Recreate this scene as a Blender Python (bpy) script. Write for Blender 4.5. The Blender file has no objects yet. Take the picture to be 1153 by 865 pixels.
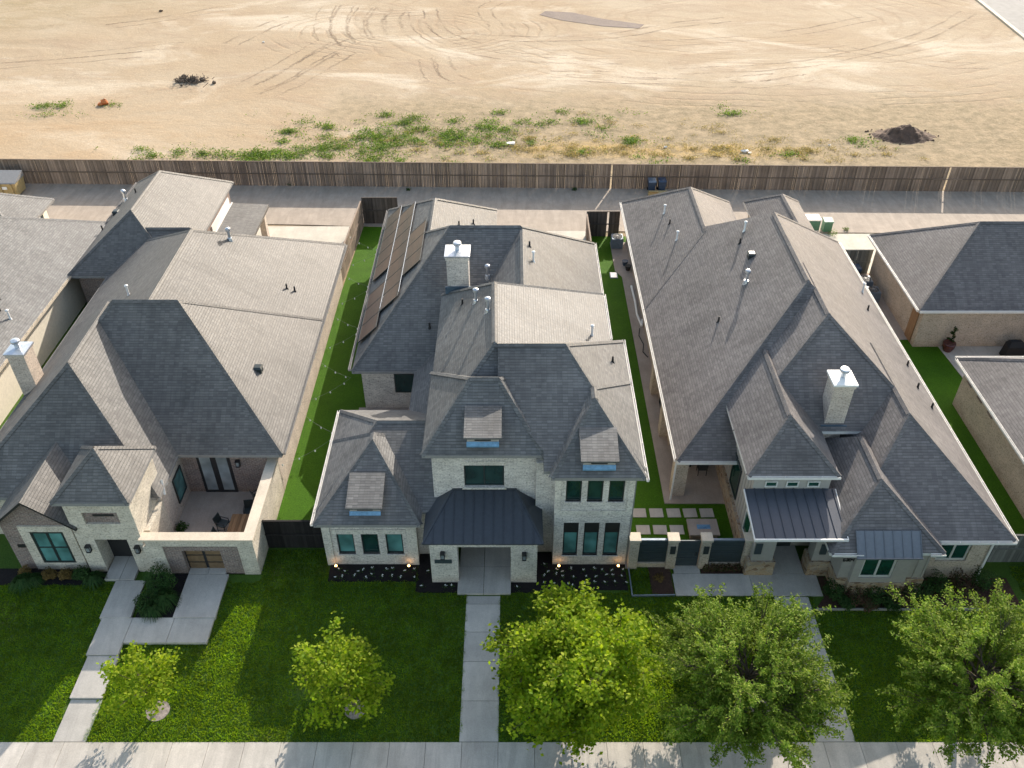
import bpy, math, random
import numpy as np
from mathutils import Vector, Matrix
random.seed(7); rng = np.random.default_rng(7)
C = bpy.context.scene.collection
S = bpy.context.scene
PI = math.pi

# ------------------------------------------------------------------ mesh builder
class MB:
    def __init__(s): s.v=[]; s.f=[]; s.m=[]; s.uv=[]
    def face(s, pts, m=0, uv=None):
        i=len(s.v); s.v.extend([tuple(p) for p in pts]); s.f.append(tuple(range(i,i+len(pts)))); s.m.append(m)
        if uv is None:
            n=Vector((0,0,0)); P=[Vector(p) for p in pts]
            for a in range(len(P)): n+= (P[a]-P[0]).cross(P[(a+1)%len(P)]-P[0])
            if n.length<1e-9: n=Vector((0,0,1))
            n.normalize()
            if abs(n.z)>.995: uv=[(p.x,p.y) for p in P]
            else:
                vv=(Vector((0,0,1))-n*n.z).normalized(); uu=vv.cross(n)
                uv=[(p.dot(uu),p.dot(vv)) for p in P]
        s.uv.append(uv)
    def box(s,x0,x1,y0,y1,z0,z1,m=0):
        a=[(x0,y0,z0),(x1,y0,z0),(x1,y1,z0),(x0,y1,z0),(x0,y0,z1),(x1,y0,z1),(x1,y1,z1),(x0,y1,z1)]
        s.hexa(a,m)
    def hexa(s,a,m=0):
        for q in ((3,2,1,0),(4,5,6,7),(0,1,5,4),(1,2,6,5),(2,3,7,6),(3,0,4,7)): s.face([a[k] for k in q],m)
    def bar(s,p,q,w,h,m=0,up=(0,0,1)):
        p=Vector(p);q=Vector(q);d=(q-p)
        if d.length<1e-6: return
        d.normalize();u=Vector(up)
        if abs(d.dot(u))>.98: u=Vector((0,1,0))
        sd=d.cross(u).normalized()*(w/2); uu=sd.cross(d).normalized()*(h/2)
        a=[p-sd-uu,p+sd-uu,q+sd-uu,q-sd-uu,p-sd+uu,p+sd+uu,q+sd+uu,q-sd+uu]
        s.hexa(a,m)
    def slab(s,x0,x1,y0,y1,z0,z1,m=0): s.box(x0,x1,y0,y1,z0,z1,m)
    def tube(s,pts,rad,n=8,m=0,cap=True):
        P=[Vector(p) for p in pts]; rad=rad if isinstance(rad,(list,tuple)) else [rad]*len(P)
        rings=[]; ref=Vector((.3,.9,.2)).normalized()
        for i,p in enumerate(P):
            d=(P[min(i+1,len(P)-1)]-P[max(i-1,0)]).normalized()
            if abs(d.dot(ref))>.95: ref=Vector((.9,-.3,.1)).normalized()
            a=d.cross(ref).normalized(); b=d.cross(a)
            rings.append([p+(a*math.cos(2*PI*k/n)+b*math.sin(2*PI*k/n))*rad[i] for k in range(n)])
        for i in range(len(P)-1):
            for k in range(n):
                k2=(k+1)%n; s.face([rings[i][k2],rings[i][k],rings[i+1][k],rings[i+1][k2]],m)
        if cap:
            s.face(rings[0],m); s.face(rings[-1][::-1],m)
    def lathe(s,cx,cy,prof,n=14,m=0):
        R=[[(cx+r*math.cos(2*PI*k/n),cy+r*math.sin(2*PI*k/n),z) for k in range(n)] for r,z in prof]
        for i in range(len(R)-1):
            for k in range(n):
                k2=(k+1)%n; s.face([R[i][k],R[i][k2],R[i+1][k2],R[i+1][k]],m)
        s.face(R[-1],m); s.face(R[0][::-1],m)
    def blob(s,c,r,n=10,rough=.12,m=0):
        pr=[]
        for i in range(n//2+1):
            t=PI*i/(n//2)-PI/2
            pr.append([Vector((math.cos(t)*math.cos(2*PI*k/n)*r[0],math.cos(t)*math.sin(2*PI*k/n)*r[1],math.sin(t)*r[2]))*(1+random.uniform(-rough,rough)) for k in range(n)])
        c=Vector(c)
        for i in range(n//2):
            for k in range(n):
                k2=(k+1)%n; s.face([c+pr[i][k],c+pr[i][k2],c+pr[i+1][k2],c+pr[i+1][k]],m)
    def poly(s,pts,z0,z1,m=0):        # vertical prism over a CCW outline
        s.face([(x,y,z1) for x,y in pts],m); s.face([(x,y,z0) for x,y in pts][::-1],m)
        for i in range(len(pts)):
            a,b=pts[i],pts[(i+1)%len(pts)]
            s.face([(a[0],a[1],z0),(b[0],b[1],z0),(b[0],b[1],z1),(a[0],a[1],z1)],m)

WORLD={}
def place(o,loc,parent):
    p=WORLD[parent.name] if parent else Vector((0,0,0))
    WORLD[o.name]=Vector(loc); o.parent=parent; o.location=Vector(loc)-p
def props(o,label=None,cat=None,group=None,kind=None):
    if label: o['label']=label
    if cat: o['category']=cat
    if group: o['group']=group
    if kind: o['kind']=kind
    return o
def empty(name,loc,label,cat,group=None):
    o=bpy.data.objects.new(name,None); o.empty_display_size=.3; C.objects.link(o); place(o,loc,None)
    return props(o,label,cat,group)
def build(mb,name,mats,parent=None,label=None,cat=None,group=None,kind=None,smooth=False,origin=None):
    V=np.array(mb.v,dtype=np.float32).reshape(-1,3)
    lo,hi=V.min(0),V.max(0)
    og=Vector(origin) if origin else Vector(((lo[0]+hi[0])/2,(lo[1]+hi[1])/2,lo[2]))
    me=bpy.data.meshes.new(name)
    me.from_pydata((V-np.array(og)).tolist(),[],mb.f)
    if not isinstance(mats,(list,tuple)): mats=[mats]
    for m in mats: me.materials.append(m)
    me.polygons.foreach_set('material_index',mb.m)
    l=me.uv_layers.new(name='UVMap'); l.data.foreach_set('uv',np.array([c for f in mb.uv for c in f],dtype=np.float32).ravel())
    if smooth: me.polygons.foreach_set('use_smooth',[True]*len(mb.f))
    me.update()
    o=bpy.data.objects.new(name,me); C.objects.link(o); place(o,og,parent)
    return props(o,label,cat,group,kind)
def quick(name,V,F,mat,parent=None,label=None,cat=None,group=None,kind=None,origin=(0,0,0)):
    """big meshes of equal-size polygons from numpy arrays"""
    me=bpy.data.meshes.new(name); V=V-np.array(origin); n=F.shape[1]
    me.vertices.add(len(V)); me.vertices.foreach_set('co',V.astype(np.float32).ravel())
    me.loops.add(F.size); me.loops.foreach_set('vertex_index',F.astype(np.int32).ravel())
    me.polygons.add(len(F)); me.polygons.foreach_set('loop_start',np.arange(0,F.size,n,dtype=np.int32))
    me.polygons.foreach_set('loop_total',np.full(len(F),n,dtype=np.int32))
    for m in (mat if isinstance(mat,(list,tuple)) else [mat]): me.materials.append(m)
    me.update(calc_edges=True); me.validate()
    o=bpy.data.objects.new(name,me); C.objects.link(o); place(o,origin,parent)
    return props(o,label,cat,group,kind)
def copy_tree(o,parent=None,loc=None,rz=0,label=None):
    c=o.copy(); C.objects.link(c); c.parent=parent
    if parent is None:
        WORLD[c.name]=Vector(loc); c.location=loc; c.rotation_euler=(0,0,rz)
        if label: c['label']=label
    for ch in [k for k in o.children]: copy_tree(ch,c)
    return c

# ------------------------------------------------------------------ materials
def newmat(name):
    m=bpy.data.materials.new(name); m.use_nodes=True; nt=m.node_tree; nt.nodes.clear()
    out=nt.nodes.new('ShaderNodeOutputMaterial'); b=nt.nodes.new('ShaderNodeBsdfPrincipled')
    nt.links.new(b.outputs[0],out.inputs[0]); return m,nt,b,out
class G:
    def __init__(s,nt): s.nt=nt
    def n(s,t,ins=None,**kw):
        x=s.nt.nodes.new(t)
        for k,v in kw.items(): setattr(x,k,v)
        for k,v in (ins or {}).items():
            if isinstance(v,bpy.types.NodeSocket): s.nt.links.new(v,x.inputs[k])
            else: x.inputs[k].default_value=v
        return x
    def pos(s): return s.n('ShaderNodeNewGeometry').outputs['Position']
    def uv(s): return s.n('ShaderNodeTexCoord').outputs['UV']
    def isl(s): return s.n('ShaderNodeNewGeometry').outputs['Random Per Island']
    def noise(s,vec,scale,detail=4,rough=.6,dist=0): return s.n('ShaderNodeTexNoise',{'Vector':vec,'Scale':scale,'Detail':detail,'Roughness':rough,'Distortion':dist}).outputs['Fac']
    def ramp(s,f,stops):
        r=s.n('ShaderNodeValToRGB',{'Fac':f}); e=r.color_ramp.elements
        while len(e)<len(stops): e.new(.5)
        for k,(p,c) in enumerate(stops):
            e[k].position=p; e[k].color=(*c,1) if isinstance(c,tuple) else (c,c,c,1)
        return r.outputs['Color']
    def mix(s,f,a,b,bt='MIX'):
        x=s.n('ShaderNodeMix',data_type='RGBA',blend_type=bt)
        for k,v in ((0,f),(6,a),(7,b)):
            if isinstance(v,bpy.types.NodeSocket): s.nt.links.new(v,x.inputs[k])
            else: x.inputs[k].default_value=(*v,1) if isinstance(v,tuple) and len(v)==3 else v
        return x.outputs[2]
    def math(s,op,a,b=0.0,c=0.0):
        x=s.n('ShaderNodeMath',operation=op)
        for k,v in enumerate((a,b,c)):
            if isinstance(v,bpy.types.NodeSocket): s.nt.links.new(v,x.inputs[k])
            else: x.inputs[k].default_value=v
        return x.outputs[0]
    def mapv(s,vec,sc=(1,1,1),rot=(0,0,0),loc=(0,0,0)): return s.n('ShaderNodeMapping',{'Vector':vec,'Scale':sc,'Rotation':rot,'Location':loc}).outputs[0]
    def bump(s,h,dist,strength=1.0): return s.n('ShaderNodeBump',{'Height':h,'Distance':dist,'Strength':strength}).outputs[0]
    def set(s,b,k,v):
        if isinstance(v,bpy.types.NodeSocket): s.nt.links.new(v,b.inputs[k])
        else: b.inputs[k].default_value=(*v,1) if isinstance(v,tuple) and len(v)==3 else v

def m_plain(name,col,rough=.6,metal=0,var=.15,spec=.5,scale=6):
    m,nt,b,o=newmat(name); g=G(nt)
    f=g.noise(g.pos(),scale,5); c=g.mix(g.ramp(f,[(.3,0.),(.7,1.)]),tuple(x*(1-var) for x in col),tuple(min(1,x*(1+var)) for x in col))
    g.set(b,'Base Color',c); b.inputs['Roughness'].default_value=rough; b.inputs['Metallic'].default_value=metal
    b.inputs['Specular IOR Level'].default_value=spec
    g.set(b,'Normal',g.bump(g.noise(g.pos(),scale*5,3),.004,.4)); return m
def m_shingle(name,c1,c2):
    m,nt,b,o=newmat(name); g=G(nt); uv=g.uv()
    wob=g.n('ShaderNodeVectorMath',{0:uv,1:g.n('ShaderNodeVectorMath',{0:g.n('ShaderNodeTexNoise',{'Vector':uv,'Scale':3.0}).outputs['Color'],1:(.02,.02,.0)},operation='MULTIPLY').outputs[0]},operation='ADD').outputs[0]
    br=g.n('ShaderNodeTexBrick',{'Vector':wob,'Scale':1.0,'Mortar Size':.006,'Mortar Smooth':.2,'Brick Width':.24,'Row Height':.14,'Color1':(0,0,0,1),'Color2':(1,1,1,1),'Mortar':(.0,.0,.0,1),'Bias':0.0},offset=.37,offset_frequency=1,squash=1.0)
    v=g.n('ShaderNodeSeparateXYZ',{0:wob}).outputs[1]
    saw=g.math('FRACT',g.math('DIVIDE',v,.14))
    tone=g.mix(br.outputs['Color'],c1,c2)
    edge=g.ramp(saw,[(0,.55),(.14,.82),(.3,1.),(1.,1.)])      # butt-edge shadow of each course, painted into the tone
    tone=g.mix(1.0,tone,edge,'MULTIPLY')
    big=g.noise(g.mapv(uv,(.35,.18,1)),1.0,5,.65)
    tone=g.mix(1.0,tone,g.ramp(big,[(.3,.8),(.7,1.12)]),'MULTIPLY')
    fine=g.noise(uv,26,3,.7); tone=g.mix(1.0,tone,g.ramp(fine,[(.25,.85),(.75,1.15)]),'MULTIPLY')
    vs=g.noise(g.mapv(uv,(3.2,.16,1)),1.0,4,.65); tone=g.mix(1.0,tone,g.ramp(vs,[(.3,.86),(.65,1.08)]),'MULTIPLY')
    pt=g.noise(g.mapv(uv,(.5,.3,1),loc=(7,3,0)),1.0,2,.4); tone=g.mix(1.0,tone,g.ramp(pt,[(.60,1.),(.63,.86)]),'MULTIPLY')
    rs=g.noise(g.mapv(uv,(.15,5.0,1)),1.0,3,.7); tone=g.mix(1.0,tone,g.ramp(rs,[(.3,.88),(.7,1.1)]),'MULTIPLY')
    g.set(b,'Base Color',tone); b.inputs['Roughness'].default_value=.64; b.inputs['Specular IOR Level'].default_value=.4
    rnd=g.n('ShaderNodeSeparateColor',{0:br.outputs['Color']}).outputs[0]
    h=g.math('ADD',g.math('MULTIPLY',g.math('SUBTRACT',1.0,saw),1.0),g.math('MULTIPLY',rnd,1.3))
    h=g.math('ADD',h,g.math('MULTIPLY',fine,.5))
    g.set(b,'Normal',g.bump(h,.016,.75)); return m
def m_brick(name,c1,c2,mortar,bw=.25,rh=.09,smear=.5,bump=.012,lo=.35,hi=.65):
    m,nt,b,o=newmat(name); g=G(nt); uv=g.uv()
    br=g.n('ShaderNodeTexBrick',{'Vector':uv,'Scale':1.0,'Mortar Size':.010,'Mortar Smooth':.3,'Brick Width':bw,'Row Height':rh,'Color1':(*c1,1),'Color2':(*c2,1),'Mortar':(*mortar,1),'Bias':-.1})
    f=g.noise(uv,9,5,.7); f2=g.noise(uv,1.3,4)
    c=g.mix(g.math('MULTIPLY',g.ramp(f,[(lo,0.),(hi,1.)]),smear),br.outputs['Color'],mortar)
    c=g.mix(1.0,c,g.ramp(f2,[(.3,.82),(.7,1.12)]),'MULTIPLY')
    sp=g.noise(uv,11,3,.7); c=g.mix(1.0,c,g.ramp(sp,[(.3,.42),(.48,1.0),(.8,1.15)]),'MULTIPLY')
    z=g.n('ShaderNodeSeparateXYZ',{0:g.pos()}).outputs[2]
    dirt=g.math('MULTIPLY',g.ramp(g.math('ADD',z,g.math('MULTIPLY',f2,.4)),[(.1,.6),(.75,0.)]),.6)   # brown tint growing towards the wall foot
    c=g.mix(dirt,c,(.30,.20,.13))
    g.set(b,'Base Color',c); b.inputs['Roughness'].default_value=.88; b.inputs['Specular IOR Level'].default_value=.25
    g.set(b,'Normal',g.bump(g.math('ADD',g.math('MULTIPLY',br.outputs['Fac'],-1.0),f),bump,.8)); return m
def m_stone(name):
    m,nt,b,o=newmat(name); g=G(nt); uv=g.mapv(g.uv(),(1,1.7,1))
    v=g.n('ShaderNodeTexVoronoi',{'Vector':uv,'Scale':3.4}); e=g.n('ShaderNodeTexVoronoi',{'Vector':uv,'Scale':3.4},feature='DISTANCE_TO_EDGE')
    hue=g.n('ShaderNodeSeparateColor',{0:v.outputs['Color']}).outputs[0]
    c=g.ramp(hue,[(0,(.16,.10,.06)),(.35,(.32,.22,.13)),(.7,(.40,.32,.22)),(1,(.25,.20,.16))])
    c=g.mix(g.ramp(e.outputs['Distance'],[(0.,1.),(.06,0.)]),c,(.36,.31,.25)); c=g.mix(1.0,c,g.ramp(g.noise(uv,14,4),[(.3,.75),(.7,1.2)]),'MULTIPLY')
    g.set(b,'Base Color',c); b.inputs['Roughness'].default_value=.9
    g.set(b,'Normal',g.bump(e.outputs['Distance'],.05,.8)); return m
def m_concrete(name,col,streak=.25,island=.1):
    m,nt,b,o=newmat(name); g=G(nt); p=g.pos()
    c=g.mix(g.ramp(g.noise(p,1.1,6,.65),[(.3,0.),(.7,1.)]),tuple(x*.84 for x in col),tuple(x*1.08 for x in col))
    st=g.noise(g.mapv(p,(2.2,.35,1),(0,0,.5)),1.0,5,.65,.8); c=g.mix(g.math('MULTIPLY',g.ramp(st,[(.42,0.),(.62,1.)]),streak),c,tuple(x*.62 for x in col))
    c=g.mix(1.0,c,g.ramp(g.noise(p,22,4),[(.3,.88),(.7,1.1)]),'MULTIPLY')
    c=g.mix(1.0,c,g.ramp(g.isl(),[(0,1-island),(1,1+island)]),'MULTIPLY')
    g.set(b,'Base Color',c); b.inputs['Roughness'].default_value=.85; b.inputs['Specular IOR Level'].default_value=.3
    g.set(b,'Normal',g.bump(g.noise(p,30,4),.006,.5)); return m
def m_wood(name,c1,c2,vert=True,axis='uv'):
    m,nt,b,o=newmat(name); g=G(nt); uv=g.uv()
    f=g.noise(g.mapv(uv,(22,.7,1)),1.0,5,.7); c=g.mix(g.ramp(f,[(.3,0.),(.7,1.)]),c1,c2)
    c=g.mix(1.0,c,g.ramp(g.isl(),[(0,.6),(1,1.3)]),'MULTIPLY')
    c=g.mix(1.0,c,g.ramp(g.noise(g.mapv(g.pos(),(.25,.25,.6)),1.0,4),[(.3,.8),(.7,1.2)]),'MULTIPLY')
    g.set(b,'Base Color',c); b.inputs['Roughness'].default_value=.9; b.inputs['Specular IOR Level'].default_value=.2
    g.set(b,'Normal',g.bump(f,.004,.6)); return m
def m_glass(name,col,rough=.06):
    m,nt,b,o=newmat(name); g=G(nt); uv=g.pos()
    f=g.noise(uv,.9,2); g.set(b,'Base Color',g.mix(g.ramp(f,[(.35,0.),(.65,1.)]),tuple(x*.6 for x in col),tuple(x*1.35 for x in col)))
    b.inputs['Roughness'].default_value=rough; b.inputs['Specular IOR Level'].default_value=.7
    g.set(b,'Normal',g.bump(g.noise(uv,1.5,2),.01,.15)); return m
def m_leaf(name,cols,trans=.45,gloss=.6,spec=.12,tint=(1.4,1.5,.5)):
    m,nt,b,o=newmat(name); g=G(nt)
    c=g.ramp(g.isl(),[(k/(len(cols)-1),x) for k,x in enumerate(cols)])
    c=g.mix(1.0,c,g.ramp(g.noise(g.pos(),1.6,3),[(.3,.72),(.7,1.25)]),'MULTIPLY'); c=g.mix(1.0,c,g.ramp(g.noise(g.pos(),.35,4,.65),[(.3,.78),(.7,1.2)]),'MULTIPLY')
    g.set(b,'Base Color',c); b.inputs['Roughness'].default_value=gloss; b.inputs['Specular IOR Level'].default_value=spec
    t=g.n('ShaderNodeBsdfTranslucent',{'Color':g.mix(1.0,c,tint,'MULTIPLY')})
    mx=g.n('ShaderNodeMixShader',{0:trans,1:b.outputs[0],2:t.outputs[0]}); nt.links.new(mx.outputs[0],o.inputs[0]); return m
def m_grass(name,c1,c2,c3):
    m,nt,b,o=newmat(name); g=G(nt); p=g.pos()
    c=g.mix(g.ramp(g.noise(p,.55,6,.7),[(.3,0.),(.7,1.)]),c1,c2)
    c=g.mix(g.math('MULTIPLY',g.ramp(g.noise(g.mapv(p,(1,1,1),loc=(9,4,0)),.3,5,.6),[(.56,0.),(.72,1.)]),.6),c,c3)
    c=g.mix(1.0,c,g.ramp(g.noise(p,16,4,.75),[(.25,.45),(.75,1.5)]),'MULTIPLY')
    g.set(b,'Base Color',c); b.inputs['Roughness'].default_value=.8; b.inputs['Specular IOR Level'].default_value=.15
    g.set(b,'Normal',g.bump(g.noise(p,24,4,.8),.05,.8)); return m
def m_emit(name,col,s):
    m,nt,b,o=newmat(name); b.inputs['Emission Color'].default_value=(*col,1); b.inputs['Emission Strength'].default_value=s; b.inputs['Base Color'].default_value=(*col,1); return m

M={}
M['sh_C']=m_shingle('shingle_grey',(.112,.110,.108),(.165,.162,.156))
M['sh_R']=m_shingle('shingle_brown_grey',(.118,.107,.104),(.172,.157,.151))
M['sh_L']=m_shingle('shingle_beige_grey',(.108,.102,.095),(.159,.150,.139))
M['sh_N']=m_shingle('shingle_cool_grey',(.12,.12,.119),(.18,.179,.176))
M['br_white']=m_brick('white_brick',(.60,.55,.48),(.45,.40,.34),(.68,.64,.57),smear=.6)
M['br_pale']=m_brick('pale_grey_brick',(.58,.535,.48),(.37,.335,.305),(.69,.645,.59),smear=.5)
M['br_cream']=m_brick('cream_brick',(.56,.50,.41),(.42,.36,.28),(.64,.59,.50),smear=.6)
M['br_red']=m_brick('red_brown_brick',(.22,.145,.12),(.14,.10,.09),(.36,.32,.29),smear=.4)
M['br_pink']=m_brick('pinkish_brick',(.56,.47,.39),(.43,.34,.28),(.62,.55,.47),smear=.6)
M['br_tan']=m_brick('tan_brick',(.54,.44,.34),(.44,.35,.26),(.58,.50,.41),smear=.6)
M['stucco']=m_plain('cream_stucco',(.70,.64,.53),.9,0,.08)
M['stone']=m_stone('brown_stone')
M['siding']=m_plain('greige_siding',(.36,.335,.30),.7,0,.06)
M['trim']=m_plain('white_trim',(.66,.64,.60),.5,0,.06)
M['cap']=m_concrete('cast_stone',(.56,.49,.39),.2)
M['fascia']=m_plain('grey_fascia',(.22,.215,.21),.6,0,.1)
M['dark']=m_plain('black_metal',(.018,.018,.02),.45,0,.2)
M['bronze']=m_plain('bronze_gate',(.20,.13,.07),.4,.2,.2)
M['frame']=m_plain('dark_frame',(.022,.03,.03),.4,0,.15)
M['wframe']=m_plain('cream_frame',(.58,.57,.53),.5,0,.05)
M['seam']=m_plain('dark_seam_metal',(.055,.062,.072),.42,.35,.1)
M['seam2']=m_plain('blue_grey_seam_metal',(.05,.058,.075),.45,.1,.08)
M['galv']=m_plain('galvanized',(.55,.58,.62),.35,.75,.12)
M['flash']=m_plain('blue_flashing',(.13,.27,.42),.5,.15,.25)
M['white']=m_plain('white_plastic',(.75,.75,.73),.5,0,.05)
M['black']=m_plain('black_rubber',(.012,.012,.013),.7,0,.2)
M['navy']=m_plain('navy_plastic',(.03,.055,.10),.5,0,.2)
M['ac']=m_plain('grey_blue_metal',(.16,.20,.25),.5,.3,.2)
M['green']=m_plain('green_enamel',(.08,.20,.12),.5,0,.1)
M['glass']=m_glass('dark_teal_glass',(.010,.035,.032))
M['blind']=m_glass('teal_blind_glass',(.085,.215,.205),.12)
M['glassw']=m_glass('frosted_pale_glass',(.22,.25,.26),.2)
M['greeng']=m_glass('green_glass',(.008,.05,.035))
M['panel']=m_plain('slate_panel',(.045,.062,.07),.5,.2,.1)
M['conc']=m_concrete('concrete',(.50,.455,.40),.5,.07)
M['walk']=m_concrete('walk_concrete',(.47,.435,.39),.3,.07)
M['drive']=m_concrete('driveway_concrete',(.52,.48,.40),.2,.05)
M['alleym']=m_concrete('alley_concrete',(.37,.31,.25),.4,.04)
M['patio']=m_concrete('patio_concrete',(.37,.31,.265),.25,.05)
M['asphalt']=m_concrete('asphalt',(.055,.055,.057),.1,.02)
M['fence']=m_wood('weathered_pickets',(.155,.118,.092),(.27,.215,.17))
M['fencedark']=m_wood('dark_pickets',(.05,.042,.038),(.11,.095,.085))
M['fenceblack']=m_wood('black_pickets',(.012,.011,.011),(.028,.025,.024))
M['seam3']=m_plain('pale_seam_metal',(.15,.16,.18),.45,.1,.08)  # seam metal lightened in colour to stand for sun on the awning
M['cricket']=m_plain('dark_flashing',(.07,.11,.15),.5,.2,.15)
M['roadm']=m_concrete('far_road',(.24,.235,.225))
M['patchm']=m_grass('dark_gravel',(.15,.12,.105),(.20,.16,.14),(.24,.19,.15))
M['fencegrey']=m_wood('grey_green_pickets',(.11,.115,.105),(.20,.205,.19))
M['woodtop']=m_wood('brown_table_wood',(.20,.11,.055),(.33,.20,.11))
M['bark']=m_wood('bark',(.06,.045,.035),(.15,.12,.095))
M['mulch']=m_grass('black_mulch',(.010,.009,.010),(.022,.018,.018),(.03,.022,.018))
M['mulchb']=m_grass('brown_mulch',(.045,.025,.018),(.085,.05,.036),(.06,.04,.025))
M['lawn']=m_grass('lawn_soil',(.045,.10,.014),(.07,.13,.018),(.12,.11,.035))
M['turf']=m_grass('synthetic_turf',(.038,.105,.003),(.056,.145,.004),(.044,.115,.004))
M['bulb']=m_emit('warm_bulb',(1.0,.50,.15),5)
M['strbulb']=m_plain('frosted_bulb',(.7,.7,.62),.3,0,.05)
M['leafY']=m_leaf('maple_leaf',[(.115,.205,.012),(.21,.295,.016),(.33,.385,.03),(.14,.225,.012)],.55,tint=(1.5,1.6,.45))
M['leafE']=m_leaf('elm_leaf',[(.085,.165,.016),(.155,.24,.026),(.27,.325,.06),(.105,.19,.018)],.46)
M['leafS']=m_leaf('shrub_leaf',[(.018,.05,.012),(.035,.085,.02),(.06,.10,.03)],.3)
M['leafR']=m_leaf('reddish_shrub_leaf',[(.10,.03,.03),(.04,.07,.02),(.13,.06,.05),(.03,.06,.015)],.3)
M['leafD']=m_leaf('dry_shrub_leaf',[(.17,.11,.035),(.23,.15,.05),(.12,.085,.03)],.3)
M['leafW']=m_leaf('weed_leaf',[(.09,.17,.03),(.14,.22,.045),(.21,.24,.08)],.35)
M['straw']=m_leaf('dry_straw',[(.40,.29,.11),(.46,.36,.17),(.33,.27,.15)],.2)
M['blade']=m_leaf('grass_blade',[(.075,.17,.016),(.13,.235,.02),(.195,.28,.024),(.095,.195,.018)],.64,.45,.45,(1.75,1.6,.4))
M['petal']=m_plain('white_petal',(.78,.78,.74),.6,0,.05)
M['pot']=m_plain('oxblood_glaze',(.10,.035,.03),.25,0,.2)
M['litter']=m_plain('white_litter',(.8,.79,.75),.6,0,.05)
M['orange']=m_plain('orange_rag',(.55,.16,.04),.7,0,.15)
M['cardboard']=m_plain('tan_steel',(.40,.30,.14),.6,0,.12)
M['clod']=m_plain('dark_soil',(.095,.06,.042),.95,0,.4,scale=2)
M['rock']=m_plain('gravel',(.26,.215,.19),.9,0,.4,scale=9)
def m_solar():
    m,nt,b,o=newmat('solar_cells'); g=G(nt); uv=g.uv()
    br=g.n('ShaderNodeTexBrick',{'Vector':uv,'Scale':1.0,'Mortar Size':.012,'Brick Width':.52,'Row Height':.17,'Color1':(.045,.036,.033,1),'Color2':(.065,.05,.044,1),'Mortar':(.12,.10,.09,1)},offset=0.0)
    f=g.noise(g.mapv(g.pos(),(.5,.12,1)),1.0,3); c=g.mix(g.ramp(f,[(.35,0.),(.65,1.)]),br.outputs['Color'],(.13,.08,.06))
    g.set(b,'Base Color',c); b.inputs['Roughness'].default_value=.35; b.inputs['Specular IOR Level'].default_value=.22; return m
M['solar']=m_solar()
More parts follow.
